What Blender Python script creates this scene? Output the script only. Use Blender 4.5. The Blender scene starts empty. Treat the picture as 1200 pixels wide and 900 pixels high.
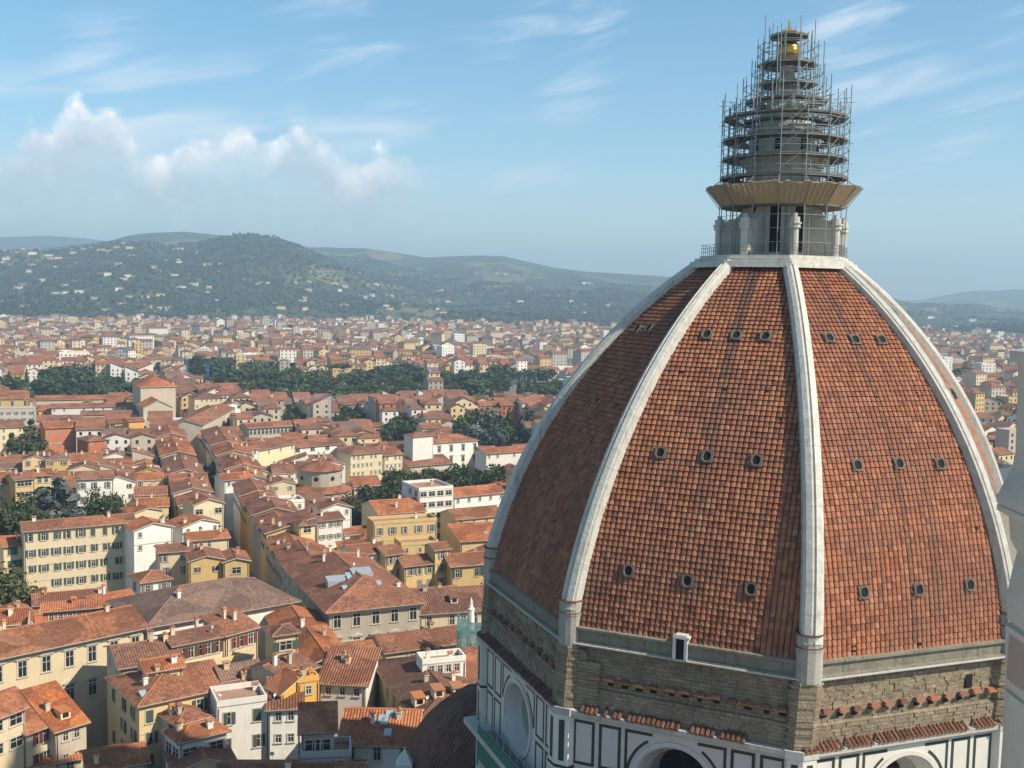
import bpy, math, random
import numpy as np
from mathutils import Matrix, Vector
R_ = math.radians
scene = bpy.context.scene
COL = scene.collection

# ------------------------------------------------------------------ camera, light, exposure
H_CAM, FPX, PITCH, ROLL = 84.0, 1270.8, .082, .02
cam_d = bpy.data.cameras.new("camera"); cam = bpy.data.objects.new("camera", cam_d); COL.objects.link(cam)
cp, sp, cr, sr = math.cos(PITCH), math.sin(PITCH), math.cos(ROLL), math.sin(ROLL)
f_ = Vector((0, cp, -sp)); r0 = Vector((1, 0, 0)); u0 = Vector((0, sp, cp))
r_ = r0*cr + u0*sr; u_ = u0*cr - r0*sr
M = Matrix((r_, u_, -f_)).transposed().to_4x4(); M.translation = (0, 0, H_CAM)
cam.matrix_world = M
cam_d.sensor_fit = 'HORIZONTAL'; cam_d.sensor_width = 36; cam_d.lens = FPX/1200*36
cam_d.clip_start = .1; cam_d.clip_end = 60000
scene.camera = cam

TH = -2.392                                   # octagon: vertex k of the dome lies at angle TH + k*45 deg
aF = TH + 2.5*math.pi/4                       # the face looking down the nave
nF = Vector((math.sin(aF), -math.cos(aF), 0)); tF = Vector((-nF.y, nF.x, 0))
SUN_EL = R_(41); GRAZE = R_(1.5)
sh = tF*math.cos(GRAZE) + nF*math.sin(GRAZE)
sun_dir = Vector((sh.x*math.cos(SUN_EL), sh.y*math.cos(SUN_EL), math.sin(SUN_EL)))
sl = bpy.data.lights.new("sun", 'SUN'); sl.energy = 5.0; sl.angle = R_(.55); sl.color = (1, .90, .74)
so = bpy.data.objects.new("sun", sl); COL.objects.link(so)
so.rotation_euler = sun_dir.to_track_quat('Z', 'Y').to_euler()

scene.view_settings.view_transform = 'Standard'; scene.view_settings.look = 'None'
scene.view_settings.exposure = .55; scene.view_settings.gamma = 1
scene.render.engine = 'CYCLES'
scene.cycles.use_denoising = True
scene.cycles.max_bounces = 5; scene.cycles.diffuse_bounces = 3; scene.cycles.glossy_bounces = 2
scene.cycles.transparent_max_bounces = 8; scene.cycles.volume_bounces = 0

# ------------------------------------------------------------------ node helpers
class NT:
    def __init__(s, nt): s.nt = nt; s.N = nt.nodes; s.L = nt.links
    def n(s, typ, **kw):
        nd = s.N.new(typ)
        for k, v in kw.items(): setattr(nd, k, v)
        return nd
    def link(s, a, b): s.L.new(a, b)
    def put(s, sock, v):
        if hasattr(v, 'links') or isinstance(v, bpy.types.NodeSocket): s.L.new(v, sock)
        else: sock.default_value = v
    def math(s, op, a, b=0., c=0., clamp=False):
        m = s.n('ShaderNodeMath', operation=op, use_clamp=clamp)
        for i, v in enumerate((a, b, c)): s.put(m.inputs[i], v)
        return m.outputs[0]
    def sstep(s, v, a, b):
        m = s.n('ShaderNodeMapRange', interpolation_type='SMOOTHSTEP'); m.clamp = True
        s.put(m.inputs[0], v); s.put(m.inputs[1], a); s.put(m.inputs[2], b)
        return m.outputs[0]
    def noise(s, vec, scale, detail=4, rough=.55, dist=0.):
        m = s.n('ShaderNodeTexNoise'); s.put(m.inputs['Vector'], vec)
        m.inputs['Scale'].default_value = scale; m.inputs['Detail'].default_value = detail
        m.inputs['Roughness'].default_value = rough; m.inputs['Distortion'].default_value = dist
        return m.outputs['Fac']
    def mix(s, f, a, b, mode='MIX'):
        m = s.n('ShaderNodeMix', data_type='RGBA', blend_type=mode)
        s.put(m.inputs[0], f)
        for i, v in ((6, a), (7, b)):
            if isinstance(v, tuple) and len(v) == 3: v = (*v, 1)
            s.put(m.inputs[i], v)
        return m.outputs[2]
    def comb(s, x, y, z=0.):
        m = s.n('ShaderNodeCombineXYZ')
        for i, v in enumerate((x, y, z)): s.put(m.inputs[i], v)
        return m.outputs[0]
    def ramp(s, f, stops):
        m = s.n('ShaderNodeValToRGB'); s.put(m.inputs[0], f)
        e = m.color_ramp.elements
        while len(e) < len(stops): e.new(.5)
        for el, (p, c) in zip(e, stops): el.position = p; el.color = (*c, 1)
        return m.outputs[0]

# ------------------------------------------------------------------ sky
w = bpy.data.worlds.new("World"); scene.world = w; w.use_nodes = True
T = NT(w.node_tree); T.N.clear()
sky = T.n('ShaderNodeTexSky', sky_type='NISHITA'); sky.sun_disc = False
sky.sun_elevation = SUN_EL; sky.sun_rotation = math.atan2(sun_dir.x, sun_dir.y)
sky.altitude = 100; sky.air_density = 1.0; sky.dust_density = .5; sky.ozone_density = 1.5
tc = T.n('ShaderNodeTexCoord'); sx = T.n('ShaderNodeSeparateXYZ'); T.link(tc.outputs['Generated'], sx.inputs[0])
az = T.math('ARCTAN2', sx.outputs[0], sx.outputs[1]); el = T.math('ARCSINE', sx.outputs[2])
front = T.math('GREATER_THAN', sx.outputs[1], 0.)
# cumulus bank low in the north-west: top elevation as a function of azimuth
top = [(-80,205),(-40,185),(-15,172),(0,168),(25,150),(42,140),(55,142),(68,128),(80,118),(95,112),(110,121),(125,116),(138,124),(152,150),(165,172),(185,180),(197,178),(212,166),(232,158),(262,154),(290,149),(304,160),(322,158),(332,143),(348,137),(366,146),(385,160),(405,178),(418,186),(430,180),(448,168),(468,172),(484,180),(492,200),(500,240),(515,290),(560,330)]
fc = T.n('ShaderNodeFloatCurve'); A0, A1 = -.52, .0
cv = fc.mapping.curves[0]
pts = []
for px, py in top:
    X, Y = px-600, py-450; x = X*cr+Y*sr; y = -X*sr+Y*cr
    d = Vector((x, FPX*cp - y*sp, -FPX*sp - y*cp)).normalized()
    pts.append(((math.atan2(d.x, d.y)-A0)/(A1-A0), math.asin(d.z)/.25))
while len(cv.points) < len(pts): cv.points.new(.5, .5)
for p, q in zip(cv.points, sorted(pts)): p.location = q; p.handle_type = 'AUTO_CLAMPED'
fc.mapping.update()
azn = T.math('DIVIDE', T.math('SUBTRACT', az, A0), A1-A0, clamp=True)
wv = T.comb(az, el, 0.)
def billow(sc, z):
    v = T.n('ShaderNodeTexVoronoi', feature='SMOOTH_F1'); v.inputs['Scale'].default_value = sc; v.inputs['Smoothness'].default_value = .35
    wob = T.n('ShaderNodeTexNoise'); T.put(wob.inputs['Vector'], wv); wob.inputs['Scale'].default_value = sc*1.3
    o = T.n('ShaderNodeVectorMath', operation='MULTIPLY_ADD'); T.put(o.inputs[0], wob.outputs['Color']); o.inputs[1].default_value = (.7/sc, .7/sc, 0); T.put(o.inputs[2], T.comb(az, el, z))
    T.put(v.inputs['Vector'], o.outputs[0]); return T.math('SUBTRACT', 1., v.outputs['Distance'])
n1 = T.math('ADD', T.math('ADD', T.math('MULTIPLY', billow(32, 0.), .5), T.math('MULTIPLY', billow(75, 2.), .3)), T.math('MULTIPLY', billow(170, 4.), .2))
n1 = T.math('SUBTRACT', n1, .12)
T.put(fc.inputs['Value'], azn)
toph = T.math('MULTIPLY', fc.outputs[0], .25)
edge = T.math('SUBTRACT', T.math('ADD', toph, T.math('MULTIPLY', T.math('SUBTRACT', n1, .5), .032)), el)
body = T.sstep(edge, -.004, .011)
lowfade = T.sstep(el, -.01, .085)
n3 = T.noise(T.comb(T.math('MULTIPLY', az, .7), el, 3.), 24, 5, .6, .4)
cum = T.math('MULTIPLY', T.math('MULTIPLY', body, T.math('MULTIPLY_ADD', T.sstep(n3, .38, .6), .5, .5)), T.math('MULTIPLY_ADD', lowfade, .80, .12))
rim = T.math('SUBTRACT', 1., T.sstep(edge, .0, .055))
lit = T.math('MULTIPLY_ADD', rim, .6, T.math('MULTIPLY', T.math('SUBTRACT', n1, .42), 1.5), clamp=True)
ccol = T.mix(lit, (4.6, 5.0, 5.7), (11.5, 10.8, 10.0))  # sunlit tops and greyer shaded body painted into the cloud colour
# high thin cirrus, long streaks
ca = T.math('ADD', T.math('MULTIPLY', az, 1.), T.math('MULTIPLY', el, -.9))
cb = T.math('ADD', T.math('MULTIPLY', el, 5.2), T.math('MULTIPLY', az, -1.0))
c1 = T.noise(T.comb(ca, cb, 1.3), 6.0, 7, .62, .5)
c2 = T.noise(T.comb(az, el, 7.), 5.2, 2, .5)
cir = T.math('MULTIPLY', T.sstep(T.math('ADD', c1, T.math('MULTIPLY', T.math('SUBTRACT', c2, .5), .9)), .50, .86), T.sstep(el, .03, .14))
smallc = T.math('MULTIPLY', T.sstep(T.noise(T.comb(T.math('MULTIPLY', az, .45), el, 11.), 40, 5, .6), .60, .74),
                T.math('MULTIPLY', T.sstep(el, .005, .03), T.math('SUBTRACT', 1., T.sstep(el, .05, .10))))
hs_ = T.n('ShaderNodeHueSaturation'); T.link(sky.outputs[0], hs_.inputs['Color']); hs_.inputs['Saturation'].default_value = 1.28; hs_.inputs['Hue'].default_value = .488; hs_.inputs['Value'].default_value = 1.06
base = hs_.outputs[0]
s1 = T.mix(T.math('MULTIPLY', cir, .62), base, (7.4, 7.5, 7.7))
s2 = T.mix(T.math('MULTIPLY', smallc, .5), s1, (7.4, 7.0, 6.8))
rfade = T.sstep(az, -.055, -.135)
deep = T.math('SUBTRACT', 1., T.math('MULTIPLY', T.sstep(edge, .008, .075), .5))
s3 = T.mix(T.math('MULTIPLY', T.math('MULTIPLY', T.math('MULTIPLY', cum, deep), front), rfade), s2, ccol)
bg = T.n('ShaderNodeBackground'); bg.inputs[1].default_value = .104
T.link(s3, bg.inputs[0]); wo = T.n('ShaderNodeOutputWorld'); T.link(bg.outputs[0], wo.inputs[0])

# ------------------------------------------------------------------ mesh helpers
rnd = random.Random(7)
class MB:
    def __init__(s): s.v = []; s.f = []; s.m = []; s.uv = []
    def poly(s, pts, m=0, uv=None):
        b = len(s.v); s.v.extend([tuple(p) for p in pts]); s.f.append(tuple(range(b, b+len(pts)))); s.m.append(m)
        s.uv.append(uv if uv else [(0, 0)]*len(pts))
    def hexa(s, q, m=0):          # q: 4 bottom, 4 top (ccw from above)
        for i in ((3,2,1,0),(4,5,6,7),(0,1,5,4),(1,2,6,5),(2,3,7,6),(3,0,4,7)): s.poly([q[j] for j in i], m)
    def box(s, x0, x1, y0, y1, z0, z1, m=0):
        s.hexa([(x0,y0,z0),(x1,y0,z0),(x1,y1,z0),(x0,y1,z0),(x0,y0,z1),(x1,y0,z1),(x1,y1,z1),(x0,y1,z1)], m)
    def obox(s, c, ax, ay, hx, hy, z0, z1, m=0):     # oriented box, ax/ay unit 2-vectors
        q = []
        for z in (z0, z1):
            for a, b in ((-1,-1),(1,-1),(1,1),(-1,1)):
                q.append((c[0]+ax[0]*hx*a+ay[0]*hy*b, c[1]+ax[1]*hx*a+ay[1]*hy*b, z))
        s.hexa(q, m)
    def bar(s, p, q, r, m=0, n=4):
        p = Vector(p); q = Vector(q); d = (q-p).normalized()
        a = d.cross(Vector((0,0,1))) if abs(d.z) < .9 else d.cross(Vector((1,0,0)))
        a.normalize(); b = d.cross(a)
        ring = [(a*math.cos(2*math.pi*(i+.5)/n) + b*math.sin(2*math.pi*(i+.5)/n))*r for i in range(n)]
        for i in range(n):
            j = (i+1) % n
            s.poly([p+ring[j], p+ring[i], q+ring[i], q+ring[j]], m)
        s.poly([p+c for c in ring], m); s.poly([q+c for c in reversed(ring)], m)
    def loft(s, rings, m=0, close=True, cap0=False, cap1=False):
        n = len(rings[0])
        for a, b in zip(rings, rings[1:]):
            for i in range(n if close else n-1):
                j = (i+1) % n
                s.poly([a[i], a[j], b[j], b[i]], m)
        if cap0: s.poly(list(reversed(rings[0])), m)
        if cap1: s.poly(rings[-1], m)
    def prism(s, pts, z0, z1, m=0, top=True):       # ccw footprint
        s.loft([[(p[0],p[1],z0) for p in pts], [(p[0],p[1],z1) for p in pts]], m, True, False, top)
    def mesh(s, name, mats, origin=(0,0,0), smooth=False):
        me = bpy.data.meshes.new(name)
        o = origin
        me.from_pydata([(v[0]-o[0], v[1]-o[1], v[2]-o[2]) for v in s.v], [], s.f)
        for m in mats: me.materials.append(m)
        me.polygons.foreach_set('material_index', s.m)
        ul = me.uv_layers.new(name='UVMap')
        ul.data.foreach_set('uv', [c for f in s.uv for p in f for c in p])
        if smooth: me.polygons.foreach_set('use_smooth', [True]*len(s.f))
        me.update(); return me
    def build(s, name, mats, parent=None, origin=None, smooth=False):
        if not isinstance(mats, (list, tuple)): mats = [mats]
        if origin is None: origin = tuple(parent.matrix_basis.translation) if parent is not None else (0,0,0)
        if parent is not None and parent.parent is not None: origin = tuple(parent.parent.location)
        return link(name, s.mesh(name, mats, origin, smooth), parent)
def link(name, me, parent=None, loc=(0,0,0), rz=0):
    o = bpy.data.objects.new(name, me); COL.objects.link(o)
    o.location = loc
    if rz: o.rotation_euler = (0,0,rz)
    if parent is not None: o.parent = parent
    return o
def thing(name, label, cat, loc=(0,0,0), rz=0, group=None):
    o = bpy.data.objects.new(name, None); COL.objects.link(o); o.empty_display_size = .5
    o.location = loc; o.rotation_euler = (0,0,rz)
    return tag(o, label, cat, group)
def tag(o, label, cat, group=None):
    o['label'] = label; o['category'] = cat
    if group: o['group'] = group
    return o
def at(px, py, z):                # the point at height z that the photograph shows at (px, py)
    X, Y = px-600, py-450; x = X*cr+Y*sr; y = -X*sr+Y*cr
    d = (x, FPX*cp - y*sp, -FPX*sp - y*cp); t = (z-H_CAM)/d[2]
    return Vector((d[0]*t, d[1]*t))
def proj(p):
    d = p[1]*cp - (p[2]-H_CAM)*sp; u = (p[2]-H_CAM)*cp + p[1]*sp
    x = FPX*p[0]/max(d, 1e-3); y = -FPX*u/max(d, 1e-3)
    return 600+x*cr-y*sr, 450+x*sr+y*cr

# ------------------------------------------------------------------ materials
def bsdf(name, rough=.85, spec=.25):
    m = bpy.data.materials.new(name); m.use_nodes = True; t = NT(m.node_tree)
    b = t.N['Principled BSDF']; b.inputs['Roughness'].default_value = rough; b.inputs['Specular IOR Level'].default_value = spec
    return m, t, b
def plaster(name, c, var=.28, scale=.35, rough=.9, bump=0., bscale=8., dirt=(.12,.10,.08), damt=.35, spec=.2):
    m, t, b = bsdf(name, rough, spec)
    g = t.n('ShaderNodeTexCoord').outputs['Object']
    n1 = t.noise(g, scale, 5, .6); n2 = t.noise(g, scale*6, 4, .65)
    oi = t.n('ShaderNodeObjectInfo').outputs['Random']
    hv = t.n('ShaderNodeHueSaturation'); hv.inputs['Color'].default_value = (*c, 1)
    t.put(hv.inputs['Value'], t.math('MULTIPLY_ADD', oi, .22, .88)); t.put(hv.inputs['Hue'], t.math('MULTIPLY_ADD', oi, .012, .494))
    col = t.mix(t.math('MULTIPLY', t.sstep(n1, .42, .72), damt), hv.outputs[0], tuple(x*.55+y*.45 for x, y in zip(c, dirt)))
    col = t.mix(t.math('MULTIPLY', t.sstep(n2, .35, .75), var), col, tuple(x*.72 for x in c))
    t.put(b.inputs['Base Color'], col)
    mp = t.n('ShaderNodeMapping'); t.link(g, mp.inputs[0]); mp.inputs['Scale'].default_value = (2.2, 2.2, .16)
    col = t.mix(t.math('MULTIPLY', t.sstep(t.noise(mp.outputs[0], 1., 4, .6), .5, .78), damt*1.1), col, tuple(x*.4+y*.35 for x, y in zip(c, dirt)))
    t.put(b.inputs['Base Color'], col)
    if bump:
        bp = t.n('ShaderNodeBump'); bp.inputs['Strength'].default_value = bump; bp.inputs['Distance'].default_value = .1
        t.put(bp.inputs['Height'], t.noise(g, bscale, 5, .7)); t.link(bp.outputs[0], b.inputs['Normal'])
    return m
def roofmat(name, c1, c2, c3, pitch=(.46, .6)):
    m, t, b = bsdf(name, .9, .15)
    uv = t.n('ShaderNodeUVMap').outputs[0]; s = t.n('ShaderNodeSeparateXYZ'); t.link(uv, s.inputs[0])
    fu = t.math('DIVIDE', s.outputs[0], pitch[0]); fv = t.math('DIVIDE', s.outputs[1], pitch[1])
    wn = t.n('ShaderNodeTexWhiteNoise', noise_dimensions='2D'); t.put(wn.inputs['Vector'], t.comb(t.math('FLOOR', fu), t.math('FLOOR', fv)))
    oi = t.n('ShaderNodeObjectInfo').outputs['Random']
    big = t.noise(t.comb(s.outputs[0], s.outputs[1], t.math('MULTIPLY', oi, 50.)), .22, 5, .65)
    fine = t.noise(t.comb(s.outputs[0], s.outputs[1], t.math('MULTIPLY', oi, 31.)), 1.3, 4, .7)
    col = t.ramp(t.math('ADD', t.math('MULTIPLY', wn.outputs[0], .55), t.math('MULTIPLY', fine, .45)), [(.15, c3), (.5, c1), (.85, c2)])
    hv = t.n('ShaderNodeHueSaturation'); t.put(hv.inputs['Color'], col)
    t.put(hv.inputs['Value'], t.math('MULTIPLY_ADD', oi, .5, .74)); t.put(hv.inputs['Saturation'], t.math('MULTIPLY_ADD', oi, .25, .84))
    col = t.mix(t.math('MULTIPLY', t.sstep(big, .42, .72), .6), hv.outputs[0], tuple(x*.55+.02 for x in c3))
    pa = t.n('ShaderNodeTexVoronoi', feature='F1'); pa.inputs['Scale'].default_value = .16; t.put(pa.inputs['Vector'], t.comb(s.outputs[0], t.math('MULTIPLY', s.outputs[1], 1.4), t.math('MULTIPLY', oi, 77.)))
    ps = t.n('ShaderNodeSeparateColor'); t.link(pa.outputs['Color'], ps.inputs[0])
    col = t.mix(t.math('MULTIPLY', t.sstep(ps.outputs[0], .6, .7), .3), col, tuple(x*1.25 for x in c2)); col = t.mix(t.math('MULTIPLY', t.sstep(ps.outputs[1], .66, .7), .5), col, tuple(x*.8 for x in c3))
    t.put(b.inputs['Base Color'], col)
    tri = t.math('ABSOLUTE', t.math('SUBTRACT', t.math('FRACT', fu), .5)); st = t.math('FRACT', fv)
    bp = t.n('ShaderNodeBump'); bp.inputs['Strength'].default_value = 1.; bp.inputs['Distance'].default_value = .25
    t.put(bp.inputs['Height'], t.math('ADD', t.math('MULTIPLY', tri, -1.2), t.math('MULTIPLY', st, .35))); t.link(bp.outputs[0], b.inputs['Normal'])
    return m
def flat(name, c, rough=.7, metal=0., spec=.3):
    m, t, b = bsdf(name, rough, spec); b.inputs['Metallic'].default_value = metal
    g = t.n('ShaderNodeTexCoord').outputs['Object']
    t.put(b.inputs['Base Color'], t.mix(t.sstep(t.noise(g, 2.3, 4, .6), .3, .7), c, tuple(x*.75 for x in c)))
    return m
def foliage(name, c1, c2, c3):
    m, t, b = bsdf(name, .75, .2)
    uv = t.n('ShaderNodeUVMap').outputs[0]; oi = t.n('ShaderNodeObjectInfo').outputs['Random']
    wn = t.n('ShaderNodeTexWhiteNoise', noise_dimensions='2D'); t.put(wn.inputs['Vector'], uv)
    col = t.ramp(wn.outputs[0], [(.1, c1), (.55, c2), (.95, c3)])
    hv = t.n('ShaderNodeHueSaturation'); t.put(hv.inputs['Color'], col)
    t.put(hv.inputs['Value'], t.math('MULTIPLY_ADD', oi, .6, .7)); t.put(hv.inputs['Hue'], t.math('MULTIPLY_ADD', oi, .04, .48))
    t.put(b.inputs['Base Color'], hv.outputs[0])
    return m

W = {k: plaster('plaster_'+k, tuple(v*.95 for v in c)) for k, c in dict(
    white=(.78,.74,.66), cream=(.68,.56,.36), pale_yellow=(.66,.50,.26), ochre=(.60,.42,.18), golden=(.66,.36,.09),
    terracotta=(.50,.17,.08), beige=(.52,.45,.35), grey=(.46,.44,.40), stone=(.42,.37,.29)).items()}
WK = list(W)
RF = [roofmat('roof_tiles_red', (.325,.122,.06), (.41,.175,.09), (.18,.072,.043)),
      roofmat('roof_tiles_brown', (.255,.11,.064), (.33,.155,.09), (.15,.07,.047)),
      roofmat('roof_tiles_orange', (.37,.13,.06), (.46,.19,.09), (.23,.085,.045)),
      roofmat('roof_tiles_grey_brown', (.22,.135,.10), (.28,.17,.12), (.14,.09,.07))]
M_glass = flat('window_glass', (.025,.028,.03), .25, 0, .5)
M_frame = plaster('window_stone', (.50,.46,.38)); M_wframe = flat('window_white_paint', (.7,.68,.62))
M_shut = {'green': flat('shutter_green', (.07,.10,.075)), 'brown': flat('shutter_brown', (.13,.06,.035)), 'red': flat('shutter_red', (.22,.05,.035)), 'grey': flat('shutter_grey', (.24,.24,.22))}
M_terr = plaster('terrace_tiles', (.34,.20,.14)); M_conc = plaster('concrete', (.42,.41,.39)); M_metal = flat('sheet_metal', (.42,.45,.47), .4, .3)
M_street = plaster('street_paving', (.16,.145,.13), .4, .05)
M_dark = flat('dark_opening', (.012,.011,.01), .9)

# ------------------------------------------------------------------ setting: ground, hills
gm = MB(); gm.poly([(-26000,-3000,0),(26000,-3000,0),(26000,40000,0),(-26000,40000,0)])
g = gm.build('ground', plaster('city_ground', (.17,.155,.135), .5, .02, .95)); g['kind'] = 'structure'

def interp(tab, x):
    return np.interp(x, [t[0] for t in tab], [t[1] for t in tab])
def px2el(px, py):
    X, Y = px-600, py-450; x = X*cr+Y*sr; y = -X*sr+Y*cr
    d = np.array((x, FPX*cp-y*sp, -FPX*sp-y*cp)); return math.atan2(d[0], d[1]), d[2]/math.hypot(d[0], d[1])
# (crest table in photo pixels, crest distance, foot distance)
RIDGES = [
  ([(-200,300),(-60,297),(0,296),(40,294),(80,292),(110,287),(140,284),(170,284),(200,289),(215,287),(235,284),(262,278),(285,275),(305,276),(325,279),(345,286),(365,295),(390,306),(420,318),(450,328),(480,336),(520,352),(580,376),(700,400)], 4400, 2750),
  ([(-200,300),(0,293),(60,290),(130,282),(150,276),(175,273),(210,272),(240,275),(262,276),(300,279),(360,289),(400,291),(430,291),(470,297),(500,302),(530,300),(560,299),(590,300),(615,306),(650,314),(690,319),(730,321),(780,324),(830,328),(900,345),(1000,352),(1045,353),(1075,359),(1100,364),(1150,370),(1210,373),(1400,370)], 6600, 2900),
  ([(-200,280),(0,277),(60,276),(100,279),(140,284),(200,300),(500,335),(800,338),(1000,352),(1060,354),(1090,351),(1120,346),(1150,343),(1180,342),(1210,341),(1400,335)], 10500, 6500)]
def ridge_tabs():
    out = []
    for tab, D, F in RIDGES:
        out.append(([px2el(*p) for p in tab], D, F))
    return out
RT = ridge_tabs()
rs = np.random.RandomState(3)
_ph = rs.uniform(0, 6.28, (40,)); _dr = rs.normal(size=(40, 2)); _dr /= np.linalg.norm(_dr, axis=1)[:,None]
_wl = np.geomspace(1600, 90, 40)
def nz(x, y):
    s = 0
    for p, d, l in zip(_ph, _dr, _wl): s = s + np.sin((x*d[0]+y*d[1])/l*6.283+p)*l
    return s/ _wl.sum()*2.2
def hill_h(x, y):
    a = np.arctan2(x, y); r = np.hypot(x, y); h = np.full(np.shape(r), -8.)
    n = nz(x, y)
    for tab, D, F in RT:
        crest = H_CAM + interp(tab, a)*D
        t = np.clip((r-F)/(D-F), 0, 1); up = t**1.25
        back = np.clip(1-(r-D)/(D*.35), .2, 1)
        hh = np.where(r < D, crest*up, crest*back) + n*70*np.clip(t*3, 0, 1)*np.clip(np.abs(D-r)/500, 0, 1) + np.where(t > 0, 2, -8)
        h = np.maximum(h, hh)
    return h
A = np.radians(np.linspace(-36, 36, 300)); RR = np.geomspace(2500, 14500, 210)
AA, RG = np.meshgrid(A, RR); HX = RG*np.sin(AA); HY = RG*np.cos(AA); HZ = hill_h(HX, HY)
me = bpy.data.meshes.new('hills'); na = len(A)
me.from_pydata(np.stack([HX, HY, HZ], -1).reshape(-1,3).tolist(), [], [(i*na+j, i*na+j+1, (i+1)*na+j+1, (i+1)*na+j) for i in range(len(RR)-1) for j in range(na-1)])
me.polygons.foreach_set('use_smooth', [True]*len(me.polygons))
hm, t, b = bsdf('hill_woodland', .95, .1)
gco = t.n('ShaderNodeTexCoord').outputs['Object']
v1 = t.noise(gco, .0022, 6, .62); v2 = t.noise(gco, .02, 5, .7); v3 = t.noise(gco, .006, 3, .5)
c = t.mix(t.sstep(v2, .35, .65), (.034,.05,.026), (.055,.072,.036))
c = t.mix(t.math('MULTIPLY', t.sstep(v1, .52, .60), t.sstep(v3, .38, .55)), c, (.15,.145,.062))
t.put(b.inputs['Base Color'], c)
me.materials.append(hm); ho = link('hills', me); ho['kind'] = 'structure'

# ------------------------------------------------------------------ the air between here and the hills
hb = MB(); hb.box(-9500, 9500, -400, 15500, -1, 640)
vm = bpy.data.materials.new('haze_air'); vm.use_nodes = True; t = NT(vm.node_tree); t.N.clear()
pv = t.n('ShaderNodeVolumePrincipled'); pv.inputs['Color'].default_value = (.57,.80,1.,1); pv.inputs['Density'].default_value = .00016; pv.inputs['Anisotropy'].default_value = .1
mo = t.n('ShaderNodeOutputMaterial'); t.link(pv.outputs[0], mo.inputs['Volume'])
hz = hb.build('haze', vm); hz['kind'] = 'stuff'
#=====DOME=====
# ------------------------------------------------------------------ the cathedral dome
CX, CY = 25.075, 111.182; C2 = Vector((CX, CY))
ZB, ZT, ZC = 55.47, 87.41, 48.09
RB, RTOP, RC = 27.0, 7.27, 27.5
OFT = Vector((1.259, -.299)); OFC = Vector((-.337, .148))
def ek(k): a = TH + k*math.pi/4; return Vector((math.sin(a), -math.cos(a)))
def tk(k): e = ek(k); return Vector((-e.y, e.x))
SAG = 3.75; CHL = math.hypot(RB-RTOP, ZT-ZB)
UU = ((CHL/2)**2 + SAG**2) / (2*SAG)                     # radius of the pointed profile
_am = math.atan2(RB-RTOP, ZT-ZB); _ah = math.asin(CHL/2/UU); _rc, _zc = RB-UU*math.cos(_am-_ah), ZB-UU*math.sin(_am-_ah)
def prof(s):            # s in 0..1 along the arc -> r, z, outward normal (nr, nz)
    a = _am-_ah+2*_ah*s
    return _rc+UU*math.cos(a), _zc+UU*math.sin(a), math.cos(a), math.sin(a)
ARC = UU*2*_ah
def cen(z):
    f = (z-ZB)/(ZT-ZB)
    return C2 + (OFT*f if f > 0 else OFC*min(1, (ZB-z)/(ZB-ZC)))
def V3(p, z): return Vector((p.x, p.y, z))
def ringpt(k, z, r): return V3(cen(z)+ek(k)*r, z)

m_tile, t, b = bsdf('dome_terracotta', .85, .2)
uv = t.n('ShaderNodeUVMap').outputs[0]; gco = t.n('ShaderNodeTexCoord').outputs['Object']
wn = t.n('ShaderNodeTexWhiteNoise', noise_dimensions='2D'); t.put(wn.inputs['Vector'], uv)
wn2 = t.n('ShaderNodeTexWhiteNoise', noise_dimensions='3D'); t.put(wn2.inputs['Vector'], t.comb(t.n('ShaderNodeSeparateXYZ').outputs[0], 0, 0))
col = t.ramp(wn.outputs[0], [(0., (.13,.055,.038)), (.2, (.24,.085,.045)), (.55, (.315,.12,.062)), (.88, (.36,.148,.077)), (1., (.38,.19,.11))])
big = t.noise(gco, .16, 5, .65); med = t.noise(gco, .9, 4, .7)
col = t.mix(t.math('MULTIPLY', t.sstep(big, .42, .66), .62), col, (.17,.08,.055))
col = t.mix(t.math('MULTIPLY', t.sstep(med, .48, .72), .6), col, (.21,.125,.09))
st = t.n('ShaderNodeAttribute', attribute_name='stain')
col = t.mix(st.outputs['Fac'], col, (.085,.062,.052))
t.put(b.inputs['Base Color'], col)
m_tgap = flat('tile_mortar_and_end_shade', (.125,.056,.039), .95)
m_marble = plaster('weathered_marble', (.54,.52,.455), .85, 1.1, .6, .7, 2.5, (.17,.16,.14), .75, .3)
m_marble_d = plaster('dirty_marble', (.47,.455,.41), .5, .45, .75, .3, 3., (.12,.115,.10), .6)
m_oldtile = roofmat('old_ledge_tiles', (.12,.058,.038), (.19,.09,.052), (.07,.038,.028)); m_dkroof = roofmat('shaded_old_tiles', (.13,.07,.05), (.17,.09,.06), (.08,.045,.035))  # tribune tiles made darker, with the drum's shade put into their colour
m_foot = plaster('rib_foot_stone', (.38,.36,.31), .5, .8, .85, .5, 3., (.09,.085,.075), .7)
m_white = plaster('white_marble', (.61,.585,.53), .2, .3, .5, .1, 3., (.3,.28,.25), .3, .35)
m_green = flat('green_marble', (.035,.05,.042), .5)
m_band = plaster('grey_sandstone', (.23,.21,.165), .8, .7, .9, .9, 3., (.06,.055,.045), .7)
m_oc = flat('oculus_stone', (.14,.12,.10), .85)

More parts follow.
